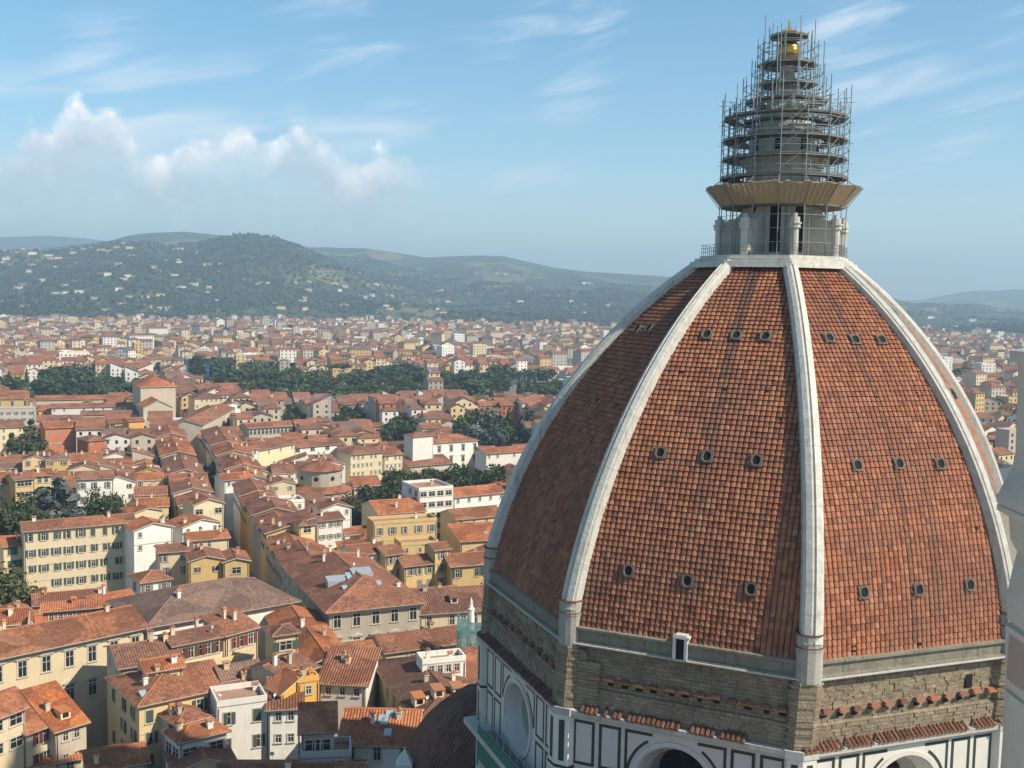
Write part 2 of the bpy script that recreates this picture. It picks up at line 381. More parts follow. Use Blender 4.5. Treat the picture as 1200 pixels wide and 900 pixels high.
# rough brown rubble wall
m_wall, t, b = bsdf('rubble_masonry', .95, .1)
gco = t.n('ShaderNodeTexCoord').outputs['Object']; uvn = t.n('ShaderNodeUVMap').outputs[0]
br = t.n('ShaderNodeTexBrick'); t.put(br.inputs['Vector'], uvn)
br.inputs['Scale'].default_value = 1.; br.inputs['Mortar Size'].default_value = .035; br.inputs['Brick Width'].default_value = .85; br.inputs['Row Height'].default_value = .33
br.inputs['Color1'].default_value = (.38,.315,.225,1); br.inputs['Color2'].default_value = (.31,.26,.185,1); br.inputs['Mortar'].default_value = (.27,.21,.14,1)
n1 = t.noise(gco, .5, 5, .65); n2 = t.noise(gco, 2.5, 5, .75)
col = t.mix(t.math('MULTIPLY', t.sstep(n1, .45, .7), .65), br.outputs[0], (.15,.125,.09))
col = t.mix(t.math('MULTIPLY', t.sstep(n2, .46, .72), .7), col, (.40,.31,.20))
t.put(b.inputs['Base Color'], col)
ri = t.n('ShaderNodeNewGeometry').outputs['Random Per Island']
col = t.mix(t.math('MULTIPLY', ri, .5), col, (.15,.12,.085))
t.put(b.inputs['Base Color'], col)
bp = t.n('ShaderNodeBump'); bp.inputs['Strength'].default_value = .9; bp.inputs['Distance'].default_value = .25
t.put(bp.inputs['Height'], t.math('ADD', t.math('MULTIPLY', n2, 1.), t.math('MULTIPLY', br.outputs['Fac'], -.35))); t.link(bp.outputs[0], b.inputs['Normal'])

dome = thing('cathedral', 'huge octagonal red-tiled cathedral dome with white marble ribs and a scaffolded lantern', 'cathedral', (CX, CY, 0))
TW, TR = .47, .51
NROW = int(ARC/TR)
def facept(k, s):
    r, z, nr, nz_ = prof(s); a = V3(cen(z)+ek(k)*r, z); b_ = V3(cen(z)+ek(k+1)*r, z); return a, b_
def face_uv(k, x, s, out=0.):      # a point on web k: x metres along from its middle, arc share s
    a, b_ = facept(k, s); mid = (a+b_)/2; d = (b_-a).normalized()
    a2, b2 = facept(k, min(1, s+.004)); a1, b1 = facept(k, max(0, s-.004)); up = ((a2+b2)/2-(a1+b1)/2).normalized()
    n = d.cross(up).normalized()
    return mid+d*x+n*out, d, up, n
webs = []
STREAK = {2: [(-.2, .62, 1.0, .9), (-.2, .30, .60, .55), (.02, 0, .12, .5)], 3: [(-.3, .60, 1., .7), (.06, .02, .62, .6), (-2.8, .1, .40, .35), (2.6, .05, .38, .3)]}
for k in range(8):
    mb = MB(); stain = []
    for i in range(NROW):
        s0 = (i+.0)/NROW; s1 = (i+1.0)/NROW
        a, b_ = facept(k, s0); c_, d_ = facept(k, s1)
        p0, d, up, n = face_uv(k, 0, s0); p1, dd, up1, n1_ = face_uv(k, 0, s1)
        hw = min((b_-a).length, (d_-c_).length+.6)/2
        nc = int(hw/TW)+1
        offs = 0
        for j in range(-nc, nc+1):
            x0 = (j-.5)*TW + rnd.uniform(-.012, .012); x1 = x0+TW
            if x1 < -hw or x0 > hw: continue
            x0 = max(x0, -hw); x1 = min(x1, hw)
            if x1-x0 < .08: continue
            ww = x1-x0; q = rnd.uniform(-.025, .03)
            pr = [(.05, -.05), (.12, .03), (.36, .065), (.64, .065), (.88, .03), (.95, -.05)]
            lo = [p0 + d*(x0+ww*u) + n*(h+.088+q) - up*.03 for u, h in pr]
            hi = [p1 + d*(x0+ww*u) + n1_*(h-.02) for u, h in pr]
            ft = [p0 + d*(x0+ww*u) - n*.04 - up*.03 for u, h in pr]
            uvv = (j+.5+k*300, i+.5)
            xm = (x0+x1)/2; sm = (s0+s1)/2; sv = 0
            for (sx_, sa, sb, am) in STREAK.get(k, []):
                if sa <= sm <= sb and abs(xm-sx_*(1 if abs(sx_) < 1 else 1)) < .3: sv = max(sv, am*rnd.uniform(.55, 1))
            for m_ in range(5):
                mb.poly([lo[m_], lo[m_+1], hi[m_+1], hi[m_]], 0, [uvv]*4)
                mb.poly([ft[m_], ft[m_+1], lo[m_+1], lo[m_]], 1, [uvv]*4)  # tile ends coloured dark to stand for shade inside the hollow barrels
                stain += [sv, sv]
    nt = len(mb.f)
    for i in range(NROW):                 # bedding under the tiles
        a, b_ = facept(k, i/NROW); c_, d_ = facept(k, (i+1)/NROW); n = face_uv(k, 0, (i+.5)/NROW)[3]*-.06
        mb.poly([a+n, b_+n, d_+n, c_+n], 1); stain.append(0)
    me = mb.mesh('tiled_web', [m_tile, m_tgap], (CX, CY, 0))
    at_ = me.attributes.new('stain', 'FLOAT', 'FACE'); at_.data.foreach_set('value', stain)
    webs.append(link('tiled_web', me, dome))
# round openings with stone frames, and small putlog holes
def oculus(k, x, s, rad=.36):
    mb = MB(); p, d, up, n = face_uv(k, x, s)
    hs = .53
    for a_, b_, c_, e_ in ((-hs, -rad*.9, -hs, hs), (rad*.9, hs, -hs, hs), (-rad*.9, rad*.9, rad, hs), (-rad*.9, rad*.9, -hs, -rad)):
        q = [p+d*u+up*v+n*h for h in (-.1, .24) for u, v in ((a_, c_), (b_, c_), (b_, e_), (a_, e_))]
        mb.hexa(q, 0)
    N = 16
    ring = [(math.cos(2*math.pi*i/N), math.sin(2*math.pi*i/N)) for i in range(N)]
    o0 = [p+d*u*.50+up*v*.56+n*.30 for u, v in ring]; o1 = [p+d*u*rad+up*v*.46+n*.30 for u, v in ring]; o2 = [p+d*u*rad*.9+up*v*.42+n*.19 for u, v in ring]
    o3 = [p+d*u*.50+up*v*.56+n*.2 for u, v in ring]
    mb.loft([o3, o0, o1, o2], 0); mb.poly(o2, 1)
    return mb.build('oculus', [m_oc, M_dark], webs[k])
def putlog(k, x, s, w=.16, h=.26):
    mb = MB(); p, d, up, n = face_uv(k, x, s)
    mb.hexa([p+d*u+up*v+n*q for q in (-.05, .10) for u, v in ((-w, -h), (w, -h), (w, h), (-w, h))], 0)
    return mb.build('vent_slot', [M_dark], webs[k])
def inv_face(k, px, py):           # which (x, s) of web k the photograph shows at a pixel
    best = None
    for i in range(201):
        p, d, up, n = face_uv(k, 0, i/200)
        qa = proj(p); qb = proj(p+d)
        x = (px-qa[0])/(qb[0]-qa[0]); e = abs(qa[1]+(qb[1]-qa[1])*x-py)
        if best is None or e < best[0]: best = (e, x, i/200)
    return best[1:]
for k, ls in {2: [(828,394),(863,394),(897,396),(773,531),(829,536),(886,541),(735,670),(806,681),(879,690)],
              3: [(971,398),(1001,399),(1032,400),(1004,546),(1052,544),(1101,543),(1012,695),(1075,690),(1136,686)],
              1: [(748,386),(762,386)]}.items():
    for px, py in ls: oculus(k, *inv_face(k, px, py))
for k, ls in {2: [(797,437),(850,455),(899,459),(913,493),(885,765)], 3: [(1027,463),(1075,463),(1146,620),(1002,761),(1077,756),(1146,750)], 1: [(695,515),(700,470),(650,610)]}.items():
    for px, py in ls: putlog(k, *inv_face(k, px, py))
for k in (0, 4, 5, 6, 7):
    for s in (.25, .55, .82): 
        for x in (-.25, 0, .25):
            a, b_ = facept(k, s); oculus(k, x*(b_-a).length, s)
# marble ribs
for k in range(8):
    mb = MB(); rings = []
    NS = 44
    for i in range(NS+1):
        s = .035 + (1.0-.035)*i/NS
        r, z, nr, nz_ = prof(s); e = ek(k); p = V3(cen(z)+e*r, z); N = V3(e*nr, nz_); tt = V3(tk(k), 0)
        w = .88-.2*s; H = .95-.2*s
        sec = [(-w,-.5),(-w,H-.42),(-w+.16,H-.30),(-w+.2,H-.20),(-.16,H),(-.1,H-.12),(.1,H-.12),(.16,H),(w-.2,H-.20),(w-.16,H-.30),(w,H-.42),(w,-.5)]
        rings.append([p+tt*a+N*h for a, h in sec])
    mb.loft(rings, 0, False); mb.poly(list(reversed(rings[0])), 0); mb.poly(rings[-1], 0)
    rib = mb.build('rib', m_marble, dome)
    for i in range(1, 21):
        jb = MB()
        s = .05+.93*i/21; r, z, nr, nz_ = prof(s); e = ek(k); p = V3(cen(z)+e*r, z); N = V3(e*nr, nz_); tt = V3(tk(k), 0); w = .88-.2*s; H = .95-.2*s
        up = V3(-e*nz_, nr)
        pr2 = [(-w-.006,-.3),(-w-.006,H-.41),(-w+.16,H-.29),(-w+.2,H-.19),(-.16,H+.01),(-.1,H-.11),(.1,H-.11),(.16,H+.01),(w-.2,H-.19),(w-.16,H-.29),(w+.006,H-.41),(w+.006,-.3)]
        jb.loft([[p+tt*a+N*h-up*.022 for a, h in pr2], [p+tt*a+N*h+up*.022 for a, h in pr2]], 0, False)
        jb.build('block_joint', m_marble_d, rib)
    # foot of the rib: half-round pedestal with terracotta copings
    z0, z1 = ZB-1.75, ZB+2.1
    def half(rw, z, outx=0.):
        e = ek(k); tt = tk(k); c0 = cen(ZB)+e*(RB-.9)
        pr_ = [(1., -.9), (1., .95), (.72, 1.3), (.3, 1.52), (-.3, 1.52), (-.72, 1.3), (-1., .95), (-1., -.9)]
        return [V3(c0+tt*(u*rw)+e*(v*(.55+.45*rw)+outx), z) for u, v in pr_]
    pm = MB(); pm.loft([half(1.04,z0), half(1.04,z0+2.6), half(1.09,z0+2.65), half(1.09,z0+2.8), half(1.0,z0+2.85), half(1.0,z1)], 0, True, True, True)
    ped = pm.build('rib_foot', m_foot, dome)
    cm = MB(); cm.loft([half(1.05,z1), half(1.1,z1+.05), half(1.04,z1+.12)], 0, True, True, True)
    cm.loft([half(1.09,z0+2.8), half(1.12,z0+2.84), half(1.02,z0+2.9)], 0, True, True, True)
    cm.build('coping', m_oldtile, ped)
# the ring at the top: curved marble edging and lantern platform
mb = MB()
def octo(r, z, off=0): return [V3(cen(min(z, ZT))+ek(k)*r, z) for k in range(8)]
mb.loft([octo(RTOP+1.25, ZT-.3), octo(RTOP+1.15, ZT+.28), octo(RTOP+.7, ZT+.30), octo(RTOP+.7, ZT+.62), octo(RTOP+.2, ZT+.66), octo(RTOP+.2, ZT+.9), octo(RTOP-1.2, ZT+.92)], 0, True, False, True)
mb.build('crown_ring', m_marble, dome)
rm = MB()
for k in range(8):
    for i in range(7):
        a = ringpt(k, ZT+.9, RTOP+.05); b_ = ringpt(k+1, ZT+.9, RTOP+.05); a = V3(cen(ZT)+ek(k)*(RTOP+.05), ZT+.9); b_ = V3(cen(ZT)+ek(k+1)*(RTOP+.05), ZT+.9)
        p = a.lerp(b_, i/7); rm.bar(p, p+Vector((0,0,1.1)), .025)
    for h in (.4, .75, 1.1): rm.bar(a+Vector((0,0,h)), b_+Vector((0,0,h)), .022)
rm.build('railing', flat('dark_iron', (.06,.065,.07), .5), dome)

# ---- the drum below the tiles
def octring(mb, rz, m=0, uvs=True):
    for k in range(8):
        for (r_a, z_a), (r_b, z_b) in zip(rz, rz[1:]):
            a0 = ringpt(k, z_a, r_a); a1 = ringpt(k+1, z_a, r_a); b0 = ringpt(k, z_b, r_b); b1 = ringpt(k+1, z_b, r_b)
            L = (a1-a0).length; hh = (b0-a0).length
            mb.poly([a0, a1, b1, b0], m, [(k*40, z_a), (k*40+L, z_a), (k*40+L, z_a+hh), (k*40, z_a+hh)])
mb = MB(); octring(mb, [(26.9, ZB-1.6), (27.35, ZB-1.55), (27.5, ZB-1.42), (27.5, ZB-1.32), (27.15, ZB-1.25), (27.2, ZB-.35), (27.5, ZB-.25), (27.5, ZB-.05), (26.6, ZB+.05)])
mb.build('cornice_band', m_band, dome)
mb = MB(); octring(mb, [(27.34, ZB-1.58), (27.66, ZB-1.56), (27.66, ZB-1.45), (27.3, ZB-1.4)])
mb.build('string_moulding', m_marble_d, dome)
mb = MB(); octring(mb, [(27.3, ZC-.4), (27.15, ZC+.5), (27.15, ZC+1.9), (26.95, ZC+2.0), (26.95, ZC+3.1), (26.8, ZC+3.2), (26.8, ZB-1.55)])
wmb = mb
def drumpt(k, x, z, r):       # a point on drum face k, x metres along from its middle
    a = ringpt(k, z, r); b_ = ringpt(k+1, z, r); d = (b_-a).normalized(); n = Vector((d.y, -d.x, 0))
    return (a+b_)/2+d*x, d, n
def fbox(mb, k, x0, x1, z0, z1, r, d0, d1, m=0):
    p0, d, n = drumpt(k, 0, z0, r); base = Vector((p0.x, p0.y, 0))
    mb.hexa([base+d*x+n*q+Vector((0,0,z)) for z in (z0, z1) for x, q in ((x0, d1), (x1, d1), (x1, d0), (x0, d0))], m)
def inv_drum(k, px, py, r):
    lo, hi = ZC-16, ZB
    for _ in range(50):
        z = (lo+hi)/2; p, d, n = drumpt(k, 0, z, r); qa = proj(p); qb = proj(p+d); x = (px-qa[0])/(qb[0]-qa[0]); y = qa[1]+(qb[1]-qa[1])*x
        if y > py: lo = z
        else: hi = z
    return x, z
mb = wmb
for k in range(8):
    L = (ringpt(k, ZC, 26.8)-ringpt(k+1, ZC, 26.8)).length/2; z = ZC+.5
    while z < ZB-1.75:
        h = rnd.uniform(.26, .42); x = -L; rr = 27.15 if z < ZC+1.8 else (26.95 if z < ZC+3.0 else 26.8)
        if k in (0, 1, 2, 3, 4):
            while x < L:
                w_ = rnd.uniform(.35, 1.1)
                if rnd.random() < .8:
                    n0 = len(mb.f); fbox(mb, k, x+.02, min(L, x+w_-.02), z+.015, min(z+h, ZB-1.62), rr, -.1, rnd.uniform(.0, .11)); 
                    for j in range(n0, len(mb.f)): mb.uv[j] = [(k*40+(mb.v[v][0]*d_.x+mb.v[v][1]*d_.y), mb.v[v][2]) for v in mb.f[j] for d_ in (drumpt(k, 0, z, 27)[1],)]
                x += w_
        z += h
wall = mb.build('rubble_wall', m_wall, dome)
# row of corbel holes under little tiled hoods
for k, n_, x0, x1, zz in ((3, 12, -8.4, 8.4, ZC+2.9), (2, 13, -7.4, 8.6, ZC+3.0), (1, 10, -8, 8, ZC+3.0), (4, 11, -8, 8, ZC+2.9)):
    for i in range(n_):
        mb = MB(); x = x0+(x1-x0)*i/(n_-1)+rnd.uniform(-.12,.12); z = zz+rnd.uniform(-.08,.08)
        fbox(mb, k, x-.30, x+.30, z-.5, z, 26.95, -.2, .06, 0)
        fbox(mb, k, x-.42, x+.42, z, z+.16, 26.95, -.2, .62, 1); fbox(mb, k, x-.33, x+.33, z+.16, z+.28, 26.95, -.2, .42, 1)
        mb.build('corbel_hole', [M_dark, RF[1]], dome)
mb = MB(); x, z = inv_drum(3, 1137, 798, 26.9); fbox(mb, 3, x-.34, x+.34, z-.55, z+.6, 26.8, -.2, .16); mb.build('wall_opening', M_dark, dome)
for px, py in ((1062,853),(1093,776),(955,790)):
    mb = MB(); x, z = inv_drum(3, px, py, 26.9); fbox(mb, 3, x-.25, x+.25, z-.3, z+.3, 27.0, -.2, .14); mb.build('wall_opening', M_dark, dome)
# little marble door breaking the band
mb = MB(); x, z = inv_drum(2, 799, 752, 27.3)
fbox(mb, 2, x-.62, x-.36, ZB-1.4, ZB+.35, 27.2, -.5, .45, 0); fbox(mb, 2, x+.36, x+.62, ZB-1.4, ZB+.35, 27.2, -.5, .45, 0)
fbox(mb, 2, x-.7, x+.7, ZB+.35, ZB+.55, 27.2, -.8, .5, 0); fbox(mb, 2, x-.5, x+.5, ZB+.55, ZB+.68, 27.2, -.8, .45, 0); fbox(mb, 2, x-.36, x+.36, ZB-1.4, ZB+.35, 27.2, -.5, .3, 1)
mb.build('roof_door', [m_white, M_dark], dome)
# broken stone facing: corner piers with toothed edges
for k in range(8):
    mb = MB(); e = ek(k); tt = tk(k); z = ZC+.2
    H = ZB-1.7-z; NB = 21
    for i in range(NB):
        za, zb = z+H*i/NB, z+H*(i+1)/NB-.005; c0 = cen(za)+e*(27.0)
        wl, wr = 1.25+rnd.uniform(-.1, .14), 1.25+rnd.uniform(-.1, .14); o = rnd.uniform(-.06, .05)
        P = [c0-tt*wl-e*1.2, c0-tt*wl+e*(-.05+o), c0-tt*.7+e*(.52+o), c0+tt*.7+e*(.52+o), c0+tt*wr+e*(-.05+o), c0+tt*wr-e*1.2]
        mb.loft([[V3(p, za) for p in reversed(P)], [V3(p, zb) for p in reversed(P)]], 0, True, True, True)
        # simple masonry uv
    for j in range(len(mb.uv)):
        f = mb.f[j]; mb.uv[j] = [(mb.v[v][0]*.9+mb.v[v][1]*.9, mb.v[v][2]) for v in f]
    mb.build('corner_pier', m_wall, dome)
mb = MB(); L2 = (ringpt(2, ZC, 27)-ringpt(3, ZC, 27)).length/2      # stepped facing beside the left pier
for i in range(14):
    za = ZC+.1+i*.33; xr = -L2+3.25+rnd.uniform(-.1,.1)
    if i >= 13: continue
    fbox(mb, 2, -L2+1.1, xr, za, za+.32, 26.95, -.3, .34+rnd.uniform(-.05, .04))
fbox(mb, 2, -L2+1.1, -L2+2.0, ZC+4.45, ZC+5.3, 26.95, -.3, .36)
for j in range(len(mb.uv)): mb.uv[j] = [(mb.v[v][0]*.9+mb.v[v][1]*.9, mb.v[v][2]) for v in mb.f[j]]
mb.build('stepped_facing', m_wall, dome)
# tiled ledge over the marble
for k in range(8):
    mb = MB(); a = ringpt(k, ZC, 27); L = (ringpt(k+1, ZC, 27.6)-ringpt(k, ZC, 27.6)).length/2
    x0, x1 = (-L, L) if k != 2 else (-L+2.2, L-4.5)
    n_ = int((x1-x0)/.42)
    for i in range(n_):
        if rnd.random() < (.08 if k != 2 else .15): continue
        xa = x0+(x1-x0)*i/n_; xb = xa+.36; p, d, n = drumpt(k, 0, ZC, 27.0); p = Vector((p.x, p.y, 0)); dz = rnd.uniform(-.03,.03)
        o, i_ = .98, -.1
        pf = [(xa, .0), (xa+.09, .11), (xb-.09, .11), (xb, .0)]
        lo = [p+d*u+n*o+Vector((0,0,ZC+.05+h+dz)) for u, h in pf]; hi = [p+d*u+n*i_+Vector((0,0,ZC+.72+h+dz)) for u, h in pf]; bt = [p+d*u+n*o+Vector((0,0,ZC-.02+dz)) for u, h in pf]
        for q in range(3):
            mb.poly([lo[q], lo[q+1], hi[q+1], hi[q]], 0, [(rnd.random()*99, rnd.random()*99)]*4); mb.poly([bt[q], bt[q+1], lo[q+1], lo[q]], 0)
    mb.build('tile_ledge', m_oldtile, dome)
    mb = MB(); p, d, n = drumpt(k, 0, ZC, 27.0)
    fbox(mb, k, -L, L, ZC-.42, ZC, 27.0, -.3, .82); fbox(mb, k, -L, L, ZC-.6, ZC-.42, 27.0, -.3, .62)
    mb.build('ledge_bed', m_marble_d, dome)
# marble-clad drum faces with a splayed round window each
RD = 27.2; HD = (ringpt(1, ZC, RD)-ringpt(0, ZC, RD)).length/2; ZD0 = ZC-16; ZOC = ZC-5.15
for k in range(8):
    p, d, n = drumpt(k, 0, ZC-1, RD); p = Vector((p.x, p.y, 0))
    def q(x, z, o=0.): return p+d*x+n*o+Vector((0,0,z))
    mb = MB(); N = 48; RO = 3.75
    circ = [(RO*math.cos(2*math.pi*i/N), ZOC+RO*math.sin(2*math.pi*i/N)) for i in range(N)]
    def onrect(x, z):
        dx, dz = x, z-ZOC; zt, zb = ZC-.55-ZOC, ZD0-ZOC
        f = min((HD/abs(dx)) if abs(dx) > 1e-6 else 9e9, (zt/dz) if dz > 1e-6 else ((zb/dz) if dz < -1e-6 else 9e9)); return dx*f, ZOC+dz*f
    ang = sorted([2*math.pi*i/N for i in range(N)] + [math.atan2(zz-ZOC, xx) % (2*math.pi) for xx in (-HD, HD) for zz in (ZC-.55, ZD0)])
    inner = [(RO*math.cos(a), ZOC+RO*math.sin(a)) for a in ang]; outer = [onrect(*c) for c in inner]
    mb.loft([[q(*c) for c in outer], [q(*c) for c in inner]], 0)
    R1, R2, R3 = 3.45, 3.3, 2.15
    def cir(r, o): return [q(r*math.cos(a), ZOC+r*math.sin(a), o) for a in ang]
    mb.build('marble_cladding', m_white, dome)
    mb = MB(); mb.loft([cir(RO+.05, .004), cir(RO+.05, .16), cir(R1, .16), cir(R1, .02), cir(R2, .02), cir(2.75, -1.5)], 0); mb.loft([cir(2.75, -1.5), cir(2.6, -1.45), cir(R3, -3.0)], 1)
    ow = mb.build('round_window', [m_white, m_marble_d], dome)
    mb = MB(); mb.poly(cir(R3, -2.98), 0)
    gl = mb.build('window_glass', M_dark, ow)
    mb = MB()
    for x in (-1.1, 0, 1.1): mb.bar(q(x, ZOC-1.9, -2.9), q(x, ZOC+1.9, -2.9), .04)
    for z in (-1., 0, 1.): mb.bar(q(-1.9, ZOC+z, -2.9), q(1.9, ZOC+z, -2.9), .04)
    mb.build('window_bars', flat('window_lead', (.05,.05,.05)), ow)
    mb = MB()
    def strip(x0, x1, z0, z1): fbox(mb, k, x0, x1, z0, z1, RD, -.05, .03)
    p0 = drumpt(k, 0, 0, RD)
    def frame(x0, x1, z0, z1, t_=.26):
        fm = MB()
        for aa in ((x0, x1, z1-t_, z1), (x0, x1, z0, z0+t_), (x0, x0+t_, z0+t_, z1-t_), (x1-t_, x1, z0+t_, z1-t_)):
            fm.hexa([q(x, z, o) for z in (aa[2], aa[3]) for x, o in ((aa[0], .03), (aa[1], .03), (aa[1], -.05), (aa[0], -.05))], 0)
        fm.build('green_frame', m_green, dome)
    zt = ZC-.95
    for sg in (-1, 1):
        for xa, xb in ((4.75, 6.75), (7.15, 9.15)):
            x0, x1 = sorted((sg*xa, sg*xb))
            frame(x0, x1, zt-4.0, zt); frame(x0, x1, zt-8.6, zt-4.45); frame(x0, x1, zt-13, zt-9.1)
        # spandrel pieces bounded by the ring of the round window
        mb = MB()
        arc = [(sg*(RO+.3)*math.cos(a), ZOC+(RO+.3)*math.sin(a)) for a in [math.radians(g_) for g_ in range(8, 62, 6)]]
        rin = [(sg*(RO+.55)*math.cos(a), ZOC+(RO+.55)*math.sin(a)) for a in [math.radians(g_) for g_ in range(8, 62, 6)]]
        for (a0, a1), (b0, b1) in zip(zip(arc, arc[1:]), zip(rin, rin[1:])):
            Q = [q(*a0, .03), q(*a1, .03), q(*b1, .03), q(*b0, .03)]
            mb.poly(Q if sg < 0 else list(reversed(Q)), 0)
        x0, x1 = sorted((sg*1.95, sg*4.4)); fz = zt
        mb.hexa([q(x, z, o) for z in (fz-.26, fz) for x, o in ((x0, .03), (x1, .03), (x1, -.05), (x0, -.05))], 0)
        x0, x1 = sorted((sg*4.16, sg*4.4))
        mb.hexa([q(x, z, o) for z in (ZOC+.7, fz-.26) for x, o in ((x0, .03), (x1, .03), (x1, -.05), (x0, -.05))], 0)
        mb.build('green_spandrel', m_green, dome)
    # corner pilaster
    mb = MB(); e = ek(k); tt = tk(k); gi = MB()
    c0 = cen(ZC)+e*27.05
    P = [c0-tt*1.25-e*1.3, c0-tt*1.25-e*.1, c0-tt*1.2+e*.35, c0+e*.78, c0+tt*1.2+e*.35, c0+tt*1.25-e*.1, c0+tt*1.25-e*1.3]
    P = list(reversed(P))
    mb.loft([[V3(p_, ZD0) for p_ in P], [V3(p_, ZC-.55) for p_ in P]], 0, True, False, True)
    PP = [c0+(p_-c0)*1.14 for p_ in P]
    mb.loft([[V3(p_, ZC-.55) for p_ in PP], [V3(p_, ZC+.1) for p_ in PP]], 1, True, True, True)
    mb.loft([[V3(p_, ZC-5.35) for p_ in [c0+(p_-c0)*1.05 for p_ in P]], [V3(p_, ZC-5.1) for p_ in [c0+(p_-c0)*1.05 for p_ in P]]], 2, True, True, True)
    for sg in (-1, 1):
        a = c0+e*.78; b2 = c0+tt*(sg*1.2)+e*.35; dd = (b2-a); nn = Vector((dd.y, -dd.x)).normalized()*(-sg)
        if nn.dot(e) < 0: nn = -nn
        for z0, z1 in ((ZC-4.7, ZC-1.0), (ZC-9.6, ZC-5.8), (ZC-14, ZC-10)):
            Q = [a+dd*.3, a+dd*.72]
            QQ = [V3(Q[0]+nn*.02, z0), V3(Q[1]+nn*.02, z0), V3(Q[1]+nn*.02, z1), V3(Q[0]+nn*.02, z1)]
            mb.poly(QQ if sg > 0 else list(reversed(QQ)), 2)
    mb.build('corner_pilaster', [m_white, m_marble_d, m_green], dome)
# lower body, nave and north tribune
def octprism(mb, c, r, z0, z1, ph, m=0, n=8, r1=None):
    r1 = r if r1 is None else r1
    ring = lambda rr, z: [Vector((c[0]+rr*math.sin(ph+2*math.pi*i/n), c[1]-rr*math.cos(ph+2*math.pi*i/n), z)) for i in range(n)]
    return ring(r, z0), ring(r1, z1)
mb = MB(); mb.prism([tuple(cen(ZC)+ek(k)*26.9) for k in range(8)], 0, ZC-14, 0)
mb.build('octagon_base', m_white, dome)
mb = MB(); c0 = C2+Vector(nF.xy)*26; ax = Vector(nF.xy); ay = Vector(tF.xy)
mb.obox(C2+ax*62, ax, ay, 37, 9.5, 0, 41, 0); mb.obox(C2+ax*62, ax, ay, 37, 20, 0, 26, 0)
nave = mb.build('nave', m_white, dome)
mb = MB()
a = C2+ax*24.6; b_ = C2+ax*99.5
for s_ in (-1, 1):
    P = [V3(a+ay*(s_*10.2), 40.9), V3(b_+ay*(s_*10.2), 40.9), V3(b_, 43.5), V3(a, 43.5)]
    mb.poly(P if s_ < 0 else list(reversed(P)), 0, [(0,0),(75,0),(75,11),(0,11)])
mb.build('nave_roof', RF[1], nave)
TCEN = Vector((-1.6, 123.4))
mb = MB(); r0_, r1_ = octprism(mb, TCEN, 10.1, 0, 26.5, TH, 0); mb.loft([r0_, r1_], 0, True, False, True)
ro, r2_ = octprism(mb, TCEN, 10.8, 26.2, 26.8, TH, 0); mb.loft([ro, r2_], 0, True, True, True)
trib = mb.build('tribune', m_white, dome)
mb = MB(); rings = []
for i in range(9):
    a = math.pi/2*i/8*.97; rings.append(octprism(mb, TCEN, 10.5*math.cos(a), 26.8+11.6*math.sin(a), 0, TH)[0])
for ra, rb in zip(rings, rings[1:]):
    for i in range(8):
        j = (i+1) % 8; mb.poly([ra[i], ra[j], rb[j], rb[i]], 0, [(i*20, ra[i].z*1.2), (i*20+(ra[j]-ra[i]).length, ra[i].z*1.2), (i*20+(rb[j]-rb[i]).length, rb[i].z*1.2), (i*20, rb[i].z*1.2)])
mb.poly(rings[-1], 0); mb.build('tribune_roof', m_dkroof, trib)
# side exedra and gallery ledge below the shaded drum face, half wrapped in netting
mb = MB(); fbox(mb, 1, -HD-.6, HD+.6, ZC-9.6, ZC-9.0, RD, -.2, 1.9); fbox(mb, 1, -HD-.3, HD+.3, ZC-10.4, ZC-9.6, RD, -.2, 1.2)
mb.build('gallery_ledge', m_marble_d, dome)
fx = thing('work_platform', 'green-netted work platform hung on the shaded left side of the drum', 'scaffold', tuple(drumpt(1, 0, ZC-9, RD+2)[0])[:2]+(ZC-9.0,))
mb = MB(); fbox(mb, 1, -6.5, 8.2, ZC-8.99, ZC-8.85, RD, .05, 1.8); mb.build('deck', flat('deck_boards', (.20,.19,.17)), fx)
mb = MB(); p0, d, n = drumpt(1, 0, ZC, RD)
for i in range(9):
    x = -6.4+i*1.8; b0 = Vector((p0.x, p0.y, 0))+d*x+n*1.7; mb.bar(b0+Vector((0,0,ZC-11.5)), b0+Vector((0,0,ZC-6.6)), .05)
for z in (-7.9, -6.8): 
    b0 = Vector((p0.x, p0.y, 0))+n*1.7; mb.bar(b0+d*-6.5+Vector((0,0,ZC+z)), b0+d*8.2+Vector((0,0,ZC+z)), .04)
mb.build('guard_rail', flat('galvanised_tube', (.38,.42,.43), .45, .4), fx)
mb = MB(); fbox(mb, 1, -6.5, 8.2, ZC-11.6, ZC-8.0, RD, 1.80, 1.84); mb.build('netting', flat('green_netting', (.04,.16,.12), .8), fx)
# small marble pinnacle below, at the foot of the tribune
pp = at(474, 898, 30)
mb = MB(); 
mb.obox(pp, (1,0), (0,1), .75, .6, 0, 30.2); mb.hexa([Vector((pp.x+a*.95, pp.y+b*.8, z)) for z in (30.2, 30.5) for a, b in ((-1,-1),(1,-1),(1,1),(-1,1))])
q = [Vector((pp.x+a*.9, pp.y+b*.75, 30.5)) for a, b in ((-1,-1),(1,-1),(1,1),(-1,1))]; ap = Vector((pp.x, pp.y, 32.2))
for i in range(4): mb.poly([q[i], q[(i+1)%4], ap])
mb.build('pinnacle', m_white, dome)

